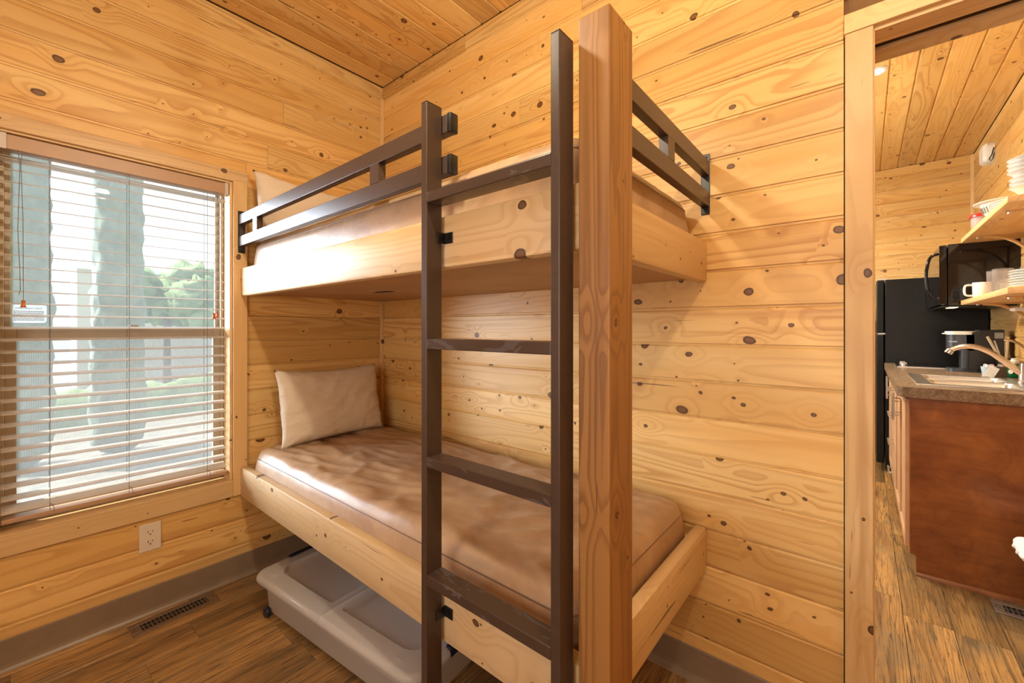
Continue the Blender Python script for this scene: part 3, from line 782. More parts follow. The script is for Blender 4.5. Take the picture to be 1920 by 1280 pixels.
def pillow(label, loc, rot, L, Hh, T, seed, sag=0.0):
    m = MB(); nu, nv = 44, 30
    def f(sgn):
        def g(u, v):
            a = u*2-1; b = v*2-1
            th = T*0.5*max(0, (1-a**4))**0.62*max(0, (1-b**4))**0.62
            pin = 1-0.055*(1-abs(b)**3)*abs(a)**6   # sides pull in between the corners
            pin2 = 1-0.075*(1-abs(a)**3)*abs(b)**6
            x = a*L/2*pin; y = b*Hh/2*pin2
            wr = noise.fractal(Vector((x*6+y*4+seed, y*11-x*3, sgn*2+seed)), 0.9, 2, 4)*0.007*min(1, th/0.02)+max(0, 1-abs(noise.noise(Vector((x*5+y*3, y*14-x*6+seed, seed))))*5)*0.004*min(1, th/0.02)
            c = math.exp(-((1-abs(a))**2+(1-abs(b))**2)*9)
            wr += c*0.006*math.sin((a-b if a*b > 0 else a+b)*26)
            y -= sag*math.exp(-a*a*3)*max(0, b)**1
            return Vector((x, y, sgn*(th+wr) if th > 1e-4 else 0))
        return g
    m.grid(f(1), nu, nv); m.grid(f(-1), nu, nv)
    me = m.mesh('pillow', 4); me.materials.append(M['pillow'])
    o = inst('pillow', me, None, loc); o.rotation_euler = rot
    return tag(o, label, 'pillow')
def orient(ex, ey):
    ex = Vector(ex).normalized(); ey = Vector(ey); ey = (ey-ex*ey.dot(ex)).normalized(); ez = ex.cross(ey)
    return Matrix((ex, ey, ez)).transposed().to_euler()
# lower pillow: stands on the mattress, leans on the window wall
pillow('cream pillow leaning in the corner on the lower bunk', (0.150, -0.392, 0.812), orient((-0.10, 1, -0.01), (-0.20, 0.0, 0.98)), 0.585, 0.375, 0.115, 2.0, 0.008)
pillow('cream pillow propped behind the guard rail on the upper bunk', (0.115, -0.455, 1.770), orient((-0.04, 1, -0.01), (-0.14, 0.0, 0.99)), 0.62, 0.35, 0.12, 6.0, 0.02)

# guard rails
def hexbolt(m, c, axis, r=0.006, h=0.004):
    rot = {'x': Matrix.Rotation(PI/2, 4, 'Y'), 'y': Matrix.Rotation(PI/2, 4, 'X'), 'z': Matrix.Identity(4)}[axis]
    m.lathe([(0, -h), (r, -h), (r, h), (0, h)], 6, (0, 0, 0), Matrix.Translation(c) @ rot)
gr = thing('guard_rail', 'long brown metal guard rail along the front of the upper bunk', 'rail', (0.75, -0.782, 1.49))
def G(m, name, mat, par, org, smooth=None, label=None):
    bmesh.ops.translate(m.bm, verts=m.bm.verts, vec=-Vector(org)); return m.build(name, mat, par, smooth=smooth, label=label)
O1 = (0.75, -0.782, 1.49)
for z0, z1 in ((1.694, 1.741), (1.590, 1.637)):
    G(MB().box(0.006, 1.502, -0.794, -0.769, z0, z1, 0.002), 'rail_tube', 'metal', gr, O1)
    G(MB().box(1.5015, 1.516, -0.795, -0.768, z0-0.001, z1+0.001, 0.003), 'end_cap', 'cap', gr, O1, SM, 'black plastic end cap')
for x0 in (0.196, 1.150):
    G(MB().box(x0, x0+0.046, -0.794, -0.769, 1.637, 1.694), 'rail_spacer', 'metal', gr, O1)
m = MB(); m.box(0.0145, 0.019, -0.797, -0.767, 1.560, 1.760, 0.002)
wbk = G(m, 'wall_bracket', 'cap', gr, O1)
for zz in (1.571, 1.750):
    m = MB(); hexbolt(m, (0.020, -0.782, zz), 'x'); G(m, 'bracket_screw', 'black', wbk, O1)
m = MB(); m.box(0.016, 0.020, -0.79, -0.773, 1.58, 1.75); G(m, 'bracket_web', 'metal', wbk, O1)
gs = thing('guard_rail', 'short brown metal guard rail across the end of the upper bunk', 'rail', (1.90, -0.35, 1.49))
O2 = (1.90, -0.35, 1.49)
for z0, z1 in ((1.709, 1.757), (1.605, 1.653)):
    G(MB().box(1.887, 1.912, -0.699, -0.004, z0, z1, 0.002), 'rail_tube', 'metal', gs, O2)
G(MB().box(1.887, 1.912, -0.385, -0.335, 1.653, 1.709), 'rail_spacer', 'metal', gs, O2)
m = MB(); m.box(1.886, 1.914, -0.0045, -0.0005, 1.580, 1.782, 0.002)
w2b = G(m, 'wall_bracket', 'cap', gs, O2)
for zz in (1.592, 1.771):
    m = MB(); hexbolt(m, (1.900, -0.006, zz), 'y', 0.005, 0.003); G(m, 'bracket_screw', 'black', w2b, O2)

# ladder
ld = thing('bunk_ladder', 'dark brown metal ladder bolted upright to the bunk front', 'ladder', (1.665, -0.82, 0))
O3 = (1.665, -0.82, 0)
LX = ((1.464, 1.485), (1.853, 1.874)); LY0, LY1 = -0.845, -0.7955
for x0, x1 in LX:
    G(MB().box(x0, x1, LY0, LY1, 0.0, 1.757, 0.0022), 'ladder_rail', 'metal', ld, O3)
    G(MB().box(x0+0.0005, x1-0.0005, LY0+0.0005, LY1-0.0005, 1.7565, 1.7595, 0.001), 'end_cap', 'cap', ld, O3)
for z in (1.520, 1.161, 0.871, 0.581, 0.275):
    G(MB().box(LX[0][1]-0.0005, LX[1][0]+0.0005, LY0, LY1, z-0.0125, z+0.0125, 0.0018), 'rung', 'metal_worn', ld, O3)
for z0 in (1.428, 0.478):
    for x, s in ((LX[0][1], 1), (LX[1][0], -1)):
        m = MB(); xa, xb = (x, x+0.030) if s > 0 else (x-0.012, x)
        m.box(xa, xb, -0.7885, -0.7855, z0-0.014, z0+0.014, 0.0012, 1)
        m.box(min(x, x+s*0.003), max(x, x+s*0.003), -0.815, -0.7855, z0-0.014, z0+0.014, 0.001, 1)
        br = G(m, 'mounting_tab', 'cap', ld, O3)
        m = MB(); hexbolt(m, ((xa+xb)/2+s*0.003, -0.790, z0), 'y', 0.0055, 0.003); G(m, 'bolt', 'black', br, O3)

# ---------------------------------------------------------------- storage bin under the bed
sb = thing('storage_bin', 'frosted clear plastic underbed storage bin on the floor below the lower bunk', 'storage box', (0.80, -0.585, 0), math.radians(5.5))
def rr_loop(x0, x1, y0, y1, r, n=6):
    out = []
    for cx, cy, a0 in ((x1-r, y1-r, 0), (x0+r, y1-r, 90), (x0+r, y0+r, 180), (x1-r, y0+r, 270)):
        for k in range(n+1):
            a = math.radians(a0+90*k/n); out.append((cx+r*math.cos(a), cy+r*math.sin(a)))
    return out
def loft(m, loops, cap_first=False, cap_last=False):
    rings = [[m.bm.verts.new((x, y, z)) for x, y in lp] for lp, z in loops]
    n = len(rings[0])
    for a, b in zip(rings, rings[1:]):
        for k in range(n): m.bm.faces.new((a[k], a[(k+1) % n], b[(k+1) % n], b[k]))
    if cap_first: m.bm.faces.new(rings[0])
    if cap_last: m.bm.faces.new(rings[-1])
BL, BW, BH = 0.47, 0.195, 0.155
def lp(d, r=0.05): return rr_loop(-BL+d, BL-d, -BW+d, BW-d, max(0.008, r-d))
m = MB()
loft(m, [(lp(0.030), 0.012), (lp(0.022), 0.018), (lp(0.012), 0.135), (lp(0.010), BH)], cap_first=True)
m.build('bin_body', 'bin', sb, smooth=SM)
for s, nm in ((-1, 'left'), (1, 'right')):
    m = MB(); ax0, ax1 = (-BL-0.022, -0.0015) if s < 0 else (0.0015, BL+0.022)
    def half(d, z, r):
        x0 = ax0+(d if s < 0 else 0); x1 = ax1-(d if s > 0 else 0)
        pts = []
        for cx, cy, a0, rr in ((x1-r, BW+0.02-d-r, 0, s > 0), (x0+r, BW+0.02-d-r, 90, s < 0), (x0+r, -BW-0.02+d+r, 180, s < 0), (x1-r, -BW-0.02+d+r, 270, s > 0)):
            for k in range(9):
                a = math.radians(a0+90*k/8)
                if rr: pts.append((cx+r*math.cos(a), cy+r*math.sin(a)))
                else:
                    qx = x1 if a0 in (0, 270) else x0
                    qy = cy+(r if a0 in (0, 90) else -r)
                    pts.append((qx+(1e-5*k)*(-1 if a0 in (0, 270) else 1), qy))
        return (pts, z)
    def recess(d, z, r):   # raised/recessed centre panel
        x0 = -BL+0.045+d if s < 0 else 0.03+d; x1 = -0.03-d if s < 0 else BL-0.045-d
        pts = []
        for cx, cy, a0 in ((x1, BW-0.03-d, 0), (x0, BW-0.03-d, 90), (x0, -BW+0.055+d, 180), (x1, -BW+0.055+d, 270)):
            rr = r if ((a0 in (0, 270) and s > 0) or (a0 in (90, 180) and s < 0)) else 0.012
            ccx = cx-rr if a0 in (0, 270) else cx+rr; ccy = cy-rr if a0 in (0, 90) else cy+rr
            for k in range(9):
                a = math.radians(a0+90*k/8); pts.append((ccx+rr*math.cos(a), ccy+rr*math.sin(a)))
        return (pts, z)
    loft(m, [half(0.004, BH-0.012, 0.055), half(0.0, BH-0.004, 0.058), half(0.0, BH+0.006, 0.058), half(0.005, BH+0.015, 0.055), half(0.014, BH+0.019, 0.050), recess(0.0, BH+0.019, 0.07), recess(0.005, BH+0.006, 0.066), recess(0.012, BH+0.004, 0.060)], cap_last=True)
    m.build('lid_half', 'binlid', sb, smooth=SM)
    for q in (0.13, ):
        cxx = s*(BL-0.085)
        m = MB(); m.box(cxx-0.013, cxx+0.013, -BW+0.014, -BW+0.038, BH+0.0185, BH+0.0205, 0.0008, 1); m.build('lid_dimple', 'binlid', sb)
for sx in (-1, 1):
    for sy in (-1, 1):
        m = MB(); m.lathe([(0, -0.008), (0.019, -0.008), (0.021, -0.004), (0.021, 0.004), (0.019, 0.008), (0, 0.008)], 18, (0, 0, 0), Matrix.Translation((sx*(BL-0.055), sy*(BW-0.008), 0.0212)) @ Matrix.Rotation(PI/2, 4, 'X'))
        m.build('wheel', 'navy', sb, smooth=SM, label='dark plastic wheel')
for sx in (-1, 1):
    m = MB(); m.box(sx*(BL+0.012)-0.012, sx*(BL+0.012)+0.012, -0.06, 0.06, BH-0.01, BH+0.026, 0.006); m.build('handle', 'navy', sb, smooth=SM, label='dark navy carrying handle')
be = thing('folded_bedding', 'pale folded bedding seen dimly inside the frosted storage bin', 'bedding', (0.93, -0.58, 0.02), math.radians(5))
for i, (x0, x1, z0, z1) in enumerate(((-0.20, 0.24, 0.0, 0.06), (-0.17, 0.26, 0.062, 0.115))):
    m = MB()
    def fb(sg):
        def g(u, v):
            a, b = u*2-1, v*2-1
            t_ = (max(0, 1-a**6)**0.5)*(max(0, 1-b**6)**0.5)
            n_ = noise.fractal(Vector((a*3+i*5, b*3, sg)), 0.8, 2, 4)*0.010
            return Vector(((x0+x1)/2+a*(x1-x0)/2, b*0.135, (z0+z1)/2+sg*t_*(z1-z0)/2*0.9+n_*t_*0.5))
        return g
    m.grid(fb(1), 20, 14); m.grid(fb(-1), 20, 14); m.build('blanket_fold', 'blanket', be, smooth=4)

# ---------------------------------------------------------------- ceiling lamps of the bedroom (out of frame) and kitchen downlights
for i, (x, y) in enumerate(((1.49, -1.08), (2.47, -1.15))):
    dl = (0.20, 0.0)[i]
    t = thing('ceiling_light', ['bare-bulb ceiling lamp over the bed', 'bare-bulb ceiling lamp near the doorway'][i], 'lamp', (x, y, CEIL))
    MB().lathe([(0, 0), (0.06, 0), (0.055, -0.012), (0.008, -0.018), (0.008, -0.26-dl), (0.02, -0.265-dl), (0.02, -0.30-dl), (0, -0.30-dl)], 20).build('canopy', 'whitep', t, smooth=SM)
    MB().lathe([(0, -0.302-dl), (0.013, -0.305-dl), (0.015, -0.318-dl), (0, -0.325-dl)], 12).build('bulb', 'bulb', t, smooth=SM)
for i, (x, y) in enumerate(KL):
    t = thing('recessed_downlight', 'lit recessed downlight in the kitchen ceiling beside the doorway' if i == 0 else 'recessed downlight further back in the kitchen ceiling', 'lamp', (x, y, CEIL), group='kitchen ceiling downlights')
    MB().lathe([(0.034, -0.0005), (0.036, -0.007), (0.050, -0.006), (0.056, -0.0003)], 28).build('trim_ring', 'whitep', t, smooth=SM)
    MB().lathe([(0, -0.010), (0.022, -0.009), (0.0345, -0.002)], 20).build('bulb', 'bulb', t, smooth=SM)
    if i: t['label'] = ['', 'recessed downlight over the left side of the kitchen', 'recessed downlight in the far left of the kitchen', 'recessed downlight just inside the kitchen doorway'][i]

# ================================================================ kitchen
t = thing('kitchen_fill_lamp', 'unseen fill lamp added in the left part of the kitchen', 'lamp', (1.45, 1.9, CEIL))  # made-up fitting for the kitchen fill light
MB().lathe([(0, 0), (0.05, 0), (0.045, -0.015), (0.006, -0.02), (0.006, -0.56), (0.022, -0.57), (0.022, -0.61), (0, -0.61)], 18).build('canopy', 'whitep', t, smooth=SM)
MB().lathe([(0, -0.612), (0.02, -0.618), (0.022, -0.63), (0, -0.64)], 12).build('bulb', 'bulb', t, smooth=SM)
# refrigerator
rf = thing('refrigerator', 'tall black refrigerator standing against the far kitchen wall', 'refrigerator', (2.74, 3.51, 0))
O = (2.74, 3.51, 0)
G(MB().box(2.440, 3.02, 3.20, 3.815, 0.03, 1.605, 0.004), 'cabinet_body', 'applb', rf, O)
dr = G(MB().box(2.385, 2.434, 3.203, 3.812, 1.16, 1.602, 0.008), 'freezer_door', 'applb', rf, O)
G(MB().box(2.350, 2.372, 3.225, 3.245, 1.20, 1.50, 0.004), 'handle', 'black', dr, O)
dr = G(MB().box(2.385, 2.434, 3.203, 3.812, 0.07, 1.150, 0.008), 'fridge_door', 'applb', rf, O)
G(MB().box(2.350, 2.372, 3.225, 3.245, 0.75, 1.10, 0.004), 'handle', 'black', dr, O)
G(MB().box(2.395, 2.45, 3.21, 3.25, 1.150, 1.160), 'hinge', 'steel', rf, O)
G(MB().box(2.40, 2.455, 3.21, 3.25, 1.602, 1.616, 0.003), 'hinge', 'steel', rf, O)
for xx in (2.47, 2.98):
    for yy in (3.24, 3.77): G(MB().lathe([(0, 0), (0.018, 0), (0.018, 0.032), (0, 0.032)], 10, (xx, yy, 0.0)), 'foot', 'black', rf, O)

# base cabinet
cb = thing('base_cabinet', 'low kitchen base cabinet with maple fronts and a stained end panel', 'cabinet', (2.75, 2.25, 0))
O = (2.75, 2.25, 0)
G(MB().box(2.482, 3.028, 1.352, 3.185, 0.10, 0.861), 'carcass', 'maple', cb, O)
G(MB().box(2.535, 3.028, 1.352, 3.185, 0.0, 0.10), 'toe_kick', 'ply', cb, O)
m = MB(); m.prism([(2.480, 0.861), (3.028, 0.861), (3.028, 0.0), (2.502, 0.0), (2.502, 0.088), (2.498, 0.097), (2.480, 0.100)], 'y', 1.330, 1.3515)
G(m, 'end_panel', 'ply', cb, O, label='reddish brown stained plywood end panel')
m = MB(); m.prism([(1.3300+0.0, 0), (1.3185, 0), (1.3205, 0.008), (1.3260, 0.016), (1.3300, 0.018)], 'x', 2.500, 3.028)
G(m, 'shoe_molding', 'ply', cb, O)
def front(y0, y1, z0, z1, name, hz, vert):
    m = MB(); fr = 0.045
    m.box(2.4635, 2.4815, y0, y0+fr, z0, z1, 0.002, 1); m.box(2.4635, 2.4815, y1-fr, y1, z0, z1, 0.002, 1)
    if z1-z0 > 0.25:
        m.box(2.4635, 2.4815, y0+fr, y1-fr, z0, z0+fr, 0.002, 1); m.box(2.4635, 2.4815, y0+fr, y1-fr, z1-fr, z1, 0.002, 1)
        m.box(2.4705, 2.4815, y0+fr, y1-fr, z0+fr, z1-fr)
    else:
        m.box(2.4635, 2.4815, y0+fr, y1-fr, z0, z1, 0.002, 1)
    d = G(m, name, 'maple', cb, O)
    m = MB()
    if vert:
        yy, za, zb = hz
        m.tube([(2.437, yy, za), (2.437, yy, zb)], 0.006, 10)
        for z in (za+0.03, zb-0.03): m.tube([(2.437, yy, z), (2.464, yy, z)], 0.004, 8)
    else:
        zz, ya, yb = hz
        m.tube([(2.437, ya, zz), (2.437, yb, zz)], 0.006, 10)
        for y in (ya+0.03, yb-0.03): m.tube([(2.437, y, zz), (2.464, y, zz)], 0.004, 8)
    G(m, 'bar_handle', 'steel', d, O, SM)
front(1.372, 1.800, 0.115, 0.850, 'door', (1.755, 0.69, 0.83), True)
front(1.806, 2.234, 0.115, 0.850, 'door', (1.855, 0.66, 0.80), True)
for z0, z1 in ((0.700, 0.850), (0.510, 0.694), (0.315, 0.504), (0.115, 0.309)):
    front(2.245, 2.690, z0, z1, 'drawer', ((z0+z1)/2, 2.36, 2.56), False)
front(2.696, 3.180, 0.115, 0.850, 'door', (2.75, 0.67, 0.84), True)

# countertop with a hole for the sink
SX0, SX1, SY0, SY1 = 2.560, 2.900, 1.50, 2.08
ct = thing('countertop', 'speckled brown laminate countertop with rounded corner on the kitchen cabinet', 'countertop', (2.74, 2.25, 0.862))
O = (2.74, 2.25, 0.862)
m = MB(); zt, zb = 0.913, 0.8625
rc = 0.045
outer = [(3.028, 1.310), (3.028, 3.19), (2.434, 3.19)]+[(2.434+rc-rc*math.cos(a), 1.310+rc-rc*math.sin(a)) for a in [math.radians(9*i) for i in range(0, 11)]]
# top as ring of quads round the sink hole: split into four strips
def slab(poly): m.prism(poly, 'z', zb, zt)
slab([(2.434, SY1), (3.028, SY1), (3.028, 3.19), (2.434, 3.19)])
slab([(2.434, SY0), (SX0, SY0), (SX0, SY1), (2.434, SY1)])
slab([(SX1, SY0), (3.028, SY0), (3.028, SY1), (SX1, SY1)])
slab([(3.028, 1.310), (3.028, SY0), (2.434, SY0)]+[(2.434+rc-rc*math.cos(a), 1.310+rc-rc*math.sin(a)) for a in [math.radians(9*i) for i in range(0, 11)]])
G(m, 'laminate_slab', 'counter', ct, O)
G(MB().box(3.012, 3.028, 1.312, 3.19, 0.913, 1.005, 0.003), 'backsplash', 'counter', ct, O)

sk = thing('kitchen_sink', 'double-bowl stainless steel sink set in the countertop', 'sink', (2.74, 1.78, 0.913))
O = (2.74, 1.78, 0.913)
m = MB()
RX0, RX1, RY0, RY1 = 2.512, 2.905+0.03, 1.455, 2.115
bowls = ((SX0+0.012, SX1-0.012, SY0+0.012, 1.778), (SX0+0.012, SX1-0.012, 1.802, SY1-0.012))
def strip(x0, x1, y0, y1): m.box(x0, x1, y0, y1, 0.9135, 0.9185, 0.0015, 1)
strip(RX0, bowls[0][0], RY0, RY1); strip(bowls[0][1], RX1, RY0, RY1)
strip(bowls[0][0], bowls[0][1], RY0, bowls[0][2]); strip(bowls[0][0], bowls[0][1], bowls[0][3], bowls[1][2]); strip(bowls[0][0], bowls[0][1], bowls[1][3], RY1)
G(m, 'rim', 'steel', sk, O)
for (a, b, c, d) in bowls:
    m = MB()
    L_ = lambda q, r: rr_loop(a+q, b-q, c+q, d-q, r)
    loft(m, [(L_(0, 0.03), 0.917), (L_(0.006, 0.03), 0.905), (L_(0.012, 0.04), 0.77), (L_(0.03, 0.05), 0.752)], cap_last=True)
    bo = G(m, 'basin', 'steel', sk, O, SM)
    m = MB(); m.lathe([(0, 0.001), (0.02, 0.001), (0.04, 0.004), (0.042, 0.0)], 18, ((a+b)/2, (c+d)/2, 0.752)); G(m, 'drain', 'steel', bo, O, SM)

fc = thing('kitchen_faucet', 'curved warm nickel faucet arching over the sink', 'faucet', (2.945, 1.86, 0.9185))
O = (2.945, 1.86, 0.9185)
m = MB(); m.lathe([(0, 0), (0.030, 0), (0.030, 0.006), (0.024, 0.012), (0.023, 0.085), (0.020, 0.10), (0, 0.104)], 20, (2.945, 1.86, 0.9185)); G(m, 'base', 'steel', fc, O, SM)
pts = []
ctrl = [(2.945, 1.86, 0.955), (2.915, 1.86, 0.985), (2.870, 1.86, 1.030), (2.820, 1.86, 1.075), (2.765, 1.86, 1.100), (2.715, 1.86, 1.098), (2.680, 1.86, 1.080), (2.665, 1.86, 1.062)]
def catmull(P, n=6):
    P = [Vector(p) for p in P]; out = []
    for i in range(len(P)-1):
        p0, p1, p2, p3 = P[max(i-1, 0)], P[i], P[i+1], P[min(i+2, len(P)-1)]
        for k in range(n):
            t_ = k/n; out.append(0.5*((2*p1)+(-p0+p2)*t_+(2*p0-5*p1+4*p2-p3)*t_*t_+(-p0+3*p1-3*p2+p3)*t_**3))
    out.append(P[-1]); return out
pts = catmull(ctrl); n = len(pts)
G(MB().tube(pts, [0.017-0.005*min(1, i/(n*0.8))+(0.006 if i > n*0.86 else 0) for i in range(n)], 14), 'spout', 'nickel', fc, O, SM)
pts = catmull([(2.950, 1.87, 1.01), (2.955, 1.875, 1.06), (2.945, 1.88, 1.10), (2.915, 1.90, 1.130), (2.885, 1.92, 1.138)])
G(MB().tube(pts, [0.014]*4+[0.010]*(len(pts)-4), 10, flat=0.6), 'lever', 'nickel', fc, O, SM)

ck = thing('cooktop', 'flat black glass cooktop set in the far end of the counter', 'cooktop', (2.75, 2.90, 0.913))
O = (2.75, 2.90, 0.913)
G(MB().box(2.492, 2.985, 2.735, 3.12, 0.9132, 0.9195, 0.002), 'glass_top', 'gloss', ck, O)
m = MB(); m.box(2.488, 2.989, 2.731, 2.737, 0.9132, 0.9205); m.box(2.488, 2.494, 2.731, 3.124, 0.9132, 0.9205); G(m, 'edge_trim', 'steel', ck, O)
for y in (2.80, 2.90, 3.0):
    m = MB(); m.lathe([(0, 0), (0.018, 0), (0.016, 0.016), (0.006, 0.019), (0, 0.019)], 16, (2.535, y, 0.9195)); m.box(2.52, 2.55, y-0.003, y+0.003, 0.936, 0.942); G(m, 'control_knob', 'steel', ck, O, SM)

# microwave
mw = thing('microwave', 'black over-range microwave mounted above the cooktop', 'microwave', (2.86, 2.78, 1.35))
O = (2.86, 2.78, 1.35)
G(MB().box(2.722, 3.029, 2.40, 3.158, 1.350, 1.742, 0.003), 'housing', 'gloss', mw, O)
dd = G(MB().box(2.683, 2.719, 2.401, 2.965, 1.354, 1.738, 0.005), 'door', 'gloss', mw, O)
G(MB().box(2.683, 2.719, 2.970, 3.157, 1.354, 1.738, 0.004), 'control_panel', 'gloss', mw, O)
pts = catmull([(2.683, 2.44, 1.690), (2.645, 2.44, 1.672), (2.628, 2.44, 1.60), (2.625, 2.44, 1.53), (2.632, 2.44, 1.455), (2.655, 2.44, 1.405), (2.683, 2.44, 1.395)])
G(MB().tube(pts, 0.009, 10), 'handle', 'gloss', dd, O, SM)
G(MB().box(2.70, 3.02, 2.42, 3.14, 1.338, 1.350, 0.003), 'bottom_grille', 'black', mw, O)
G(MB().box(2.735, 2.775, 2.45, 2.62, 1.335, 1.3385), 'task_lamp', emit('task_lamp', rgb(1, 0.72, 0.35), 3.0), mw, O)
lamp('microwave_task_light', 'SPOT', (2.755, 2.53, 1.333), 1.2, (1, 0.75, 0.45), 0.02, (0, 0, 0), math.radians(140))

# shelves
def shelf(label, z0, z1):
    s = thing('wall_shelf', label, 'shelf', (3.03, 1.79, z0)); O = (3.03, 1.79, z0)
    o = along_y('shelf_board', 'pine_trim', None, 2.775, 3.028, 1.222, 2.360, z0, z1, 0.004, SM)
    o.parent = s; o.matrix_parent_inverse = Matrix.Translation((-O[0], -O[1], -O[2]))
    for y in (1.42, 2.12):
        pts = catmull([(2.835, y, z0-0.004), (2.90, y, z0-0.014), (2.96, y, z0-0.050), (3.005, y, z0-0.105), (3.024, y, z0-0.165)], 5)
        m = MB(); m.tube(pts, 0.009, 8, flat=1.0); m.box(2.80, 3.026, y-0.010, y+0.010, z0-0.006, z0-0.0004); m.box(3.021, 3.029, y-0.010, y+0.010, z0-0.19, z0-0.004)
        b = G(m, 'shelf_bracket', 'pine_trim', s, O, SM)
        m = MB(); hexbolt(m, (2.815, y, z0-0.009), 'z', 0.006, 0.004); hexbolt(m, (2.850, y, z0-0.009), 'z', 0.006, 0.004); G(m, 'shelf_screw', 'steel', b, O)
    return s
shelf('lower pine wall shelf holding mugs, tumblers and plates', 1.346, 1.375)
shelf('upper pine wall shelf holding bowls and a colander', 1.734, 1.763)
ZL, ZU = 1.3752, 1.7632

def mug(label, loc, rz):
    t = thing('mug', label, 'mug', loc, rz, 'mugs on the lower shelf')
    MB().lathe([(0, 0.0), (0.030, 0.0), (0.034, 0.003), (0.040, 0.012), (0.042, 0.09), (0.0415, 0.095), (0.0385, 0.095), (0.038, 0.09), (0.036, 0.012), (0, 0.008)], 28).build('mug_body', 'white', t, smooth=SM)
    pts = catmull([(-0.040, 0, 0.080), (-0.060, 0, 0.082), (-0.073, 0, 0.072), (-0.074, 0, 0.035), (-0.064, 0, 0.020), (-0.040, 0, 0.018)], 4)
    MB().tube(pts, 0.0058, 8, caps=True).build('mug_handle', 'white', t, smooth=SM)
    return t
mug('white mug at the far end of the lower shelf, handle to the left', (2.842, 2.19, ZL), 0.15)
mug('white mug nearer the tumblers, handle half hidden behind it', (2.93, 2.05, ZL), 0.7)

def tumbler_mesh():
    m = MB(); prof = [(0, 0.004), (0.027, 0.0), (0.030, 0.004), (0.0335, 0.06), (0.036, 0.064), (0.0375, 0.128), (0.0362, 0.128), (0.0345, 0.066), (0.032, 0.06), (0.028, 0.008), (0, 0.007)]
    m.lathe(prof, 22); me = m.mesh('tumbler', SM); me.materials.append(M['clearp']); return me
tm = tumbler_mesh()
for i, (x, y, l) in enumerate(((2.846, 1.86, 'clear plastic tumbler closest to the white mugs'), (2.850, 1.755, 'clear plastic tumbler at the shelf front beside the plates'), (2.935, 1.82, 'clear plastic tumbler in the back row near the mugs'), (2.938, 1.72, 'clear plastic tumbler in the back row behind the plates'))):
    tag(inst('tumbler', tm, None, (x, y, ZL)), l, 'tumbler', 'clear tumblers on the lower shelf')
pm = MB(); pm.lathe([(0, 0.004), (0.055, 0.003), (0.058, 0.0), (0.064, 0.0), (0.068, 0.004), (0.100, 0.011), (0.106, 0.0145), (0.104, 0.0165), (0.068, 0.0085), (0.06, 0.006), (0, 0.006)], 40)
pme = pm.mesh('dinner_plate', SM); pme.materials.append(M['white'])
ords = ['bottom', 'second from the bottom', 'third from the bottom', 'fourth from the bottom', 'fifth from the bottom', 'sixth from the bottom', 'top']
for i in range(7):
    tag(inst('dinner_plate', pme, None, (2.917+random.uniform(-.002, .002), 1.42+random.uniform(-.002, .002), ZL+i*0.0112)), 'white plate on the lower shelf, %s of its stack' % ords[i], 'plate', 'white plates on the lower shelf')
sp = MB(); sp.lathe([(0, 0.003), (0.03, 0.0), (0.036, 0.002), (0.055, 0.012), (0.062, 0.014), (0.0615, 0.016), (0.035, 0.0055), (0, 0.0055)], 30)
spm = sp.mesh('saucer', SM); spm.materials.append(M['white'])
tag(inst('saucer', spm, None, (2.945, 1.42, ZL+7*0.0112+0.006)), 'small white saucer lying on top of the plate stack', 'plate')
bm_ = MB(); bm_.lathe([(0, 0.003), (0.030, 0.0), (0.034, 0.003), (0.055, 0.020), (0.070, 0.044), (0.084, 0.054), (0.088, 0.058), (0.085, 0.060), (0.067, 0.048), (0.052, 0.025), (0.03, 0.008), (0, 0.007)], 40)
bme = bm_.mesh('bowl', SM); bme.materials.append(M['white'])
for i in range(7):
    tag(inst('bowl', bme, None, (2.885+(0.006 if i < 3 else 0), 1.36, ZU+i*0.0185+(0.012 if i > 2 else 0))), 'white rimmed bowl on the upper shelf, %s of its stack' % ords[i], 'bowl', 'white bowls on the upper shelf')
# second stack of small plates lying between colander and bowls
for i in range(4):
    tag(inst('side_plate', pme, None, (2.888, 1.605, ZU+i*0.0112), (0, 0, 0)), 'white side plate between colander and bowls, %s of its stack' % ['bottom', 'second from the bottom', 'third from the bottom', 'top'][i], 'plate', 'white side plates on the upper shelf')
# colander
co = thing('colander', 'white plastic colander tilted on the upper shelf', 'colander', (2.884, 1.86, ZU+0.002), rot=(math.radians(0), math.radians(-0), 0))
m = MB(); m.lathe([(0, 0.0), (0.045, 0.0), (0.060, 0.012), (0.085, 0.05), (0.098, 0.092), (0.122, 0.098), (0.124, 0.102), (0.096, 0.100), (0.082, 0.054), (0.056, 0.015), (0, 0.004)], 44)
m.build('colander_bowl', 'whitep', co, smooth=SM)
m = MB()
for k in range(36):
    a = 2*PI*k/36
    for (r0, r1, z0, z1) in ((0.0835, 0.0925, 0.045, 0.072),):
        c, s_ = math.cos(a), math.sin(a)
        mt = Matrix.Rotation(a, 4, 'Z') @ Matrix.Translation((0.0915, 0, 0.0605)) @ Matrix.Rotation(math.radians(17), 4, 'Y')
        m.box(-0.0022, 0.0006, -0.0016, 0.0016, -0.017, 0.017, mtx=mt)
o = m.build('drain_slots', 'grey', co); o['kind'] = 'stuff'
# tub with red lid
tb = thing('food_container', 'clear round food tub with red lid at the far end of the upper shelf', 'container', (2.842, 2.16, ZU))
m = MB(); m.lathe([(0, 0.0), (0.040, 0.0), (0.044, 0.004), (0.052, 0.085), (0.056, 0.088), (0.056, 0.094), (0.050, 0.094), (0.042, 0.008), (0, 0.004)], 32); m.build('tub', 'pinkp', tb, smooth=SM)
m = MB(); m.lathe([(0.058, 0.086), (0.059, 0.098), (0.052, 0.106), (0.046, 0.103), (0, 0.103)], 32); m.build('lid', 'red', tb, smooth=SM)

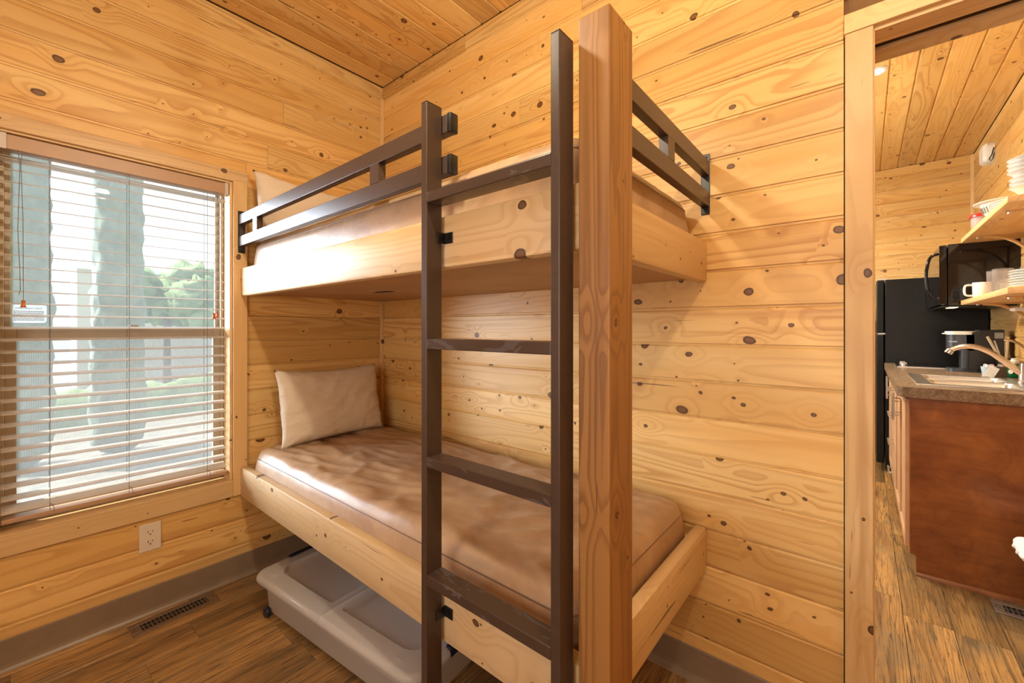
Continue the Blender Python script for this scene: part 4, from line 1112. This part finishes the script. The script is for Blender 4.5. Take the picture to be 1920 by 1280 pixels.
# coffee maker
cm = thing('coffee_maker', 'black and grey single-cup coffee maker on the counter', 'coffee maker', (2.86, 2.60, 0.9135)); O = (2.86, 2.60, 0.9135)
def rbox(m, x0, x1, y0, y1, z0, z1, r):
    lpz = [(rr_loop(x0, x1, y0, y1, r), z0), (rr_loop(x0, x1, y0, y1, r), z1)]
    loft(m, lpz, True, True)
m = MB(); rbox(m, 2.735, 2.900, 2.52, 2.66, 0.9135, 0.935, 0.045); G(m, 'drip_tray', 'slate', cm, O, SM)
m = MB(); rbox(m, 2.800, 2.955, 2.515, 2.665, 0.935, 1.175, 0.02); G(m, 'rear_body', 'cap', cm, O, SM)
m = MB(); rbox(m, 2.795, 2.830, 2.505, 2.60, 0.935, 1.06, 0.01); G(m, 'column', 'slate', cm, O, SM)
m = MB(); rbox(m, 2.735, 2.900, 2.515, 2.665, 1.055, 1.158, 0.045); G(m, 'brew_head', 'slate', cm, O, SM)
m = MB(); rbox(m, 2.730, 2.870, 2.512, 2.668, 1.158, 1.180, 0.04); m.box(2.716, 2.735, 2.56, 2.62, 1.160, 1.168, 0.003); G(m, 'lid_handle', 'whitep', cm, O, SM)
m = MB(); m.box(2.872, 2.985, 2.518, 2.662, 0.935, 1.190, 0.006); wt = G(m, 'water_tank', 'cap', cm, O)
G(MB().box(2.888, 2.980, 2.5165, 2.5185, 1.135, 1.172, 0.0005, 1), 'tank_band', 'grey', cm, O)
text('KEURIG', 0.012, cm, (2.757-O[0], 2.5195-O[1], 1.108-O[2]), (PI/2, 0, math.radians(-28)), 'whitep', align='CENTER')

# napkin/condiment caddy with card
cd = thing('packet_caddy', 'dark box of drink packets on the counter behind the faucet', 'caddy', (2.925, 2.30, 0.9135)); O = (2.925, 2.30, 0.9135)
m = MB(); m.box(2.868, 2.985, 2.262, 2.34, 0.9135, 0.972, 0.002); G(m, 'box', 'brownbox', cd, O)
m = MB(); rr_ = random.Random(9)
cols = ['whitep', 'bluew', 'red', 'whitep', 'ivory', 'whitep', 'pinkp']
for i in range(9):
    x = 2.872+i*0.0125
    m = MB(); m.box(-0.005, 0.005, -0.002, 0.002, 0, 0.05, mtx=Matrix.Translation((x, 2.295+rr_.uniform(-.02, .02), 0.935)) @ Matrix.Rotation(rr_.uniform(-.3, .3), 4, 'Y'))
    G(m, 'packet', cols[i % len(cols)], cd, O)
bk = thing('sugar_cup', 'pale blue plastic cup of packets beside the folded card', 'cup', (2.868, 2.20, 0.9195))
MB().lathe([(0, 0), (0.024, 0), (0.032, 0.055), (0.030, 0.055), (0.022, 0.003), (0, 0.003)], 20).build('cup_body', 'bluew', bk, smooth=SM)
m = MB()
for i in range(6):
    a = i; m.box(-0.008, 0.008, -0.0015, 0.0015, 0.02, 0.066, mtx=Matrix.Translation((0.014*math.cos(a), 0.014*math.sin(a), 0)) @ Matrix.Rotation(a*1.3, 4, 'Z'))
m.build('packets', 'paper', bk)
cdx = thing('table_card', 'small white printed card leaning by the sink', 'card', (2.858, 2.135, 0.9195), rot=(0, 0, 0))
mt = Matrix.Rotation(math.radians(24), 4, 'Y')
m = MB(); m.box(-0.021, 0.021, -0.0006, 0.0006, 0.0, 0.062, mtx=mt); m.box(-0.024, 0.020, -0.001, 0.012, 0.0, 0.007); m.build('card_sheet', 'paper', cdx)
m = MB()
for i in range(5):
    for j in range(3): m.box(-0.013+j*0.010, -0.007+j*0.010, -0.0009, -0.0006, 0.014+i*0.0085, 0.0155+i*0.0085, mtx=mt)
m.build('printed_lines', 'grey', cdx)
# green soap
so = thing('soap_bottle', 'green dish soap bottle with white pump top behind the faucet', 'bottle', (2.978, 2.25, 0.9135))
MB().lathe([(0, 0), (0.024, 0.0), (0.027, 0.006), (0.028, 0.05), (0.024, 0.07), (0.016, 0.082), (0.0, 0.083)], 22).build('bottle_body', 'green', so, smooth=SM)
MB().lathe([(0, 0.082), (0.019, 0.082), (0.020, 0.096), (0.015, 0.100), (0.014, 0.110), (0.006, 0.112), (0, 0.112)], 18).build('cap', 'whitep', so, smooth=SM)
MB().lathe([(0, 0.0), (0.012, 0), (0.012, 0.0006), (0, 0.0006)], 16, (0, 0, 0), Matrix.Translation((-0.019, -0.0205, 0.034)) @ Matrix.Rotation(PI/2, 4, 'X') @ Matrix.Rotation(math.radians(-45), 4, 'Y')).build('round_label', 'paper', so)
# knife block utensils: white handled brushes in black crock
uc = thing('utensil_crock', 'black crock with white-handled utensils behind the soap bottle', 'utensil holder', (2.972, 2.42, 0.9135))
MB().lathe([(0, 0), (0.034, 0), (0.036, 0.004), (0.036, 0.09), (0.033, 0.09), (0.032, 0.006), (0, 0.005)], 22).build('crock', 'cap', uc, smooth=SM)
for (dx, dy, l, w) in ((-0.075, 0.0, 0.235, 0.010), (-0.045, 0.01, 0.21, 0.006), (0.01, 0.0, 0.23, 0.008)):
    m = MB(); m.tube([(0, 0, 0.02), (-0.0+dx*0.4, dy, l*0.5), (dx+0.045*0, dy, l)], [w*0.5, w*0.8, w], 8, flat=0.5); m.build('utensil', 'whitep', uc, smooth=SM)

# smoke alarm on the right wall
al = thing('wall_alarm', 'white plastic alarm mounted high on the kitchen wall', 'alarm', (3.03, 3.15, 2.485))
m = MB(); loft(m, [(rr_loop(-0.03, 0.03, -0.055, 0.055, 0.02), 0.0), (rr_loop(-0.03, 0.03, -0.055, 0.055, 0.02), 0.028), (rr_loop(-0.024, 0.024, -0.045, 0.045, 0.016), 0.042)], True, True)
bmesh.ops.transform(m.bm, matrix=Matrix.Rotation(-PI/2, 4, 'Y'), verts=m.bm.verts)
bmesh.ops.transform(m.bm, matrix=Matrix.Diagonal((1.35, 1.5, 2.3, 1)), verts=m.bm.verts)
m.build('alarm_case', 'whitep', al, smooth=SM)
MB().tube([(-0.006, -0.085, 0.02), (-0.016, -0.09, -0.03), (-0.028, -0.088, -0.055), (-0.02, -0.088, -0.075), (-0.01, -0.088, -0.06), (-0.004, -0.088, -0.02)], 0.003, 6).build('cable', 'black', al, smooth=SM)

# paper-towel like white holder under the lower shelf
pt = thing('under_shelf_holder', 'white plastic holder hung under the near end of the lower shelf', 'holder', (2.925, 1.75, 1.30))
m = MB(); m.box(-0.045, 0.09, -0.05, 0.05, -0.014, 0.004, 0.006); m.box(0.04, 0.055, -0.01, 0.01, 0.002, 0.0455); m.build('holder_body', 'whitep', pt, smooth=SM)

# lined waste bin at the right edge of the doorway view
tb2 = thing('waste_bin', 'waste bin with crumpled white liner at the right edge beside the brown end panel', 'bin', (2.905, 0.98, 0.0))
m = MB(); loft(m, [(rr_loop(-0.082, 0.082, -0.082, 0.082, 0.03), 0.0), (rr_loop(-0.098, 0.098, -0.098, 0.098, 0.035), 0.365)], cap_first=True); m.build('bin_body', 'grey', tb2, smooth=SM)
m = MB()
def liner(u, v):
    a = u*2*PI; c, s_ = math.cos(a), math.sin(a); q = 1/max(abs(c), abs(s_))**0.8
    r_ = (0.094+0.052*math.sin(PI*min(1, v*1.05))**0.7+0.010*noise.noise(Vector((c*6, s_*6, v*4))))*q
    if v > 0.75: r_ -= 0.01*(v-0.75)
    return Vector((r_*c, r_*s_, 0.372-0.062*v+0.014*noise.noise(Vector((c*5, s_*5, 3)))))
m.grid(liner, 72, 10); m.build('liner', 'bag', tb2, smooth=4)
kr_ = register('floor_register', 'silver metal floor register in front of the kitchen end panel', (2.885, 1.232, 0.0003), 0, 0.30, 0.115, 15, 'ventk', (0.235, 0.062))

# ================================================================ outside the window
ev = struct('roof_overhang'); MB().box(-0.74, -0.14, -4.5, 2.0, 2.50, 2.56).build('eave_board', 'vinyl', ev)
gd = struct('exterior_ground'); MB().box(-30, -0.6, -14, 16, -0.75, -0.6).build('ground_slab', 'ground', gd)
gd.name = 'ground'
def conifer(label, x, y, r, h):
    t = thing('columnar_conifer', label, 'tree', (x, y, -0.6), group='columnar trees outside the window')
    m = MB()
    def f(u, v):
        a = u*2*PI; z = 0.05+v*(h-0.05)
        rr = r*(1-0.15*v)*(1 if v < 0.9 else max(0, (1-v)/0.1)**0.5)*(1 if v > 0.02 else 0.6+0.4*v/0.02)
        rr *= 1+0.16*noise.fractal(Vector((math.cos(a)*2+x, math.sin(a)*2, z*2.2)), 0.6, 2.2, 4)
        return Vector((rr*math.cos(a), rr*math.sin(a), z))
    m.grid(f, 48, 90); m.build('foliage', 'leaf', t, smooth=4)
    MB().lathe([(0.07, 0), (0.06, 0.4), (0.03, 1.2)], 10).build('trunk', 'bark', t, smooth=SM)
conifer('columnar conifer at the left edge of the window view', -6, -1.46, 0.36, 6.5)
conifer('columnar conifer in the middle of the window view', -6, -0.46, 0.29, 6.2)
bt = thing('broadleaf_tree', 'low bushy tree outside, right of the middle conifer', 'tree', (-12, 1.25, -0.6))
m = MB()
for i in range(9):
    r_ = random.Random(i); c = Vector((r_.uniform(-.8, .8), r_.uniform(-1.0, 1.0), 2.6+r_.uniform(-.5, .6)))
    def fs(u, v):
        a, b = u*2*PI, (v-0.5)*PI
        d = Vector((math.cos(a)*math.cos(b), math.sin(a)*math.cos(b), math.sin(b)))
        return c+d*0.62*(1+0.35*noise.fractal(d*3+c, 0.6, 2, 4))
    m.grid(fs, 26, 16)
m.build('foliage', 'leaf2', bt, smooth=4)
MB().lathe([(0.12, 0), (0.09, 1.0), (0.06, 2.4)], 10).build('trunk', 'bark', bt, smooth=SM)
bd = thing('neighbor_building', 'low pale flat-roofed building beyond the trees outside', 'building', (-16, 1.0, -0.6))
MB().box(-1, 1, -1.2, 6, 0, 3.5).build('wall', 'stucco', bd); MB().box(-1.2, 1.2, -1.3, 6.2, 3.5, 3.62).build('roof_edge', 'white', bd)
hd = thing('garden_hedge', 'low rough hedge along the yard outside the window', 'hedge', (-9, 0.6, -0.6))
m = MB()
def fh(u, v):
    y = (u-0.5)*9; a = v*PI
    r_ = 0.34*(1+0.25*noise.fractal(Vector((y*2, v*3, 1)), 0.6, 2, 4))
    return Vector((r_*math.cos(a)*1.2, y, r_*math.sin(a)*2.0))
m.grid(fh, 120, 12); m.build('foliage', 'leaf2', hd, smooth=4)

bpy.context.view_layer.update()
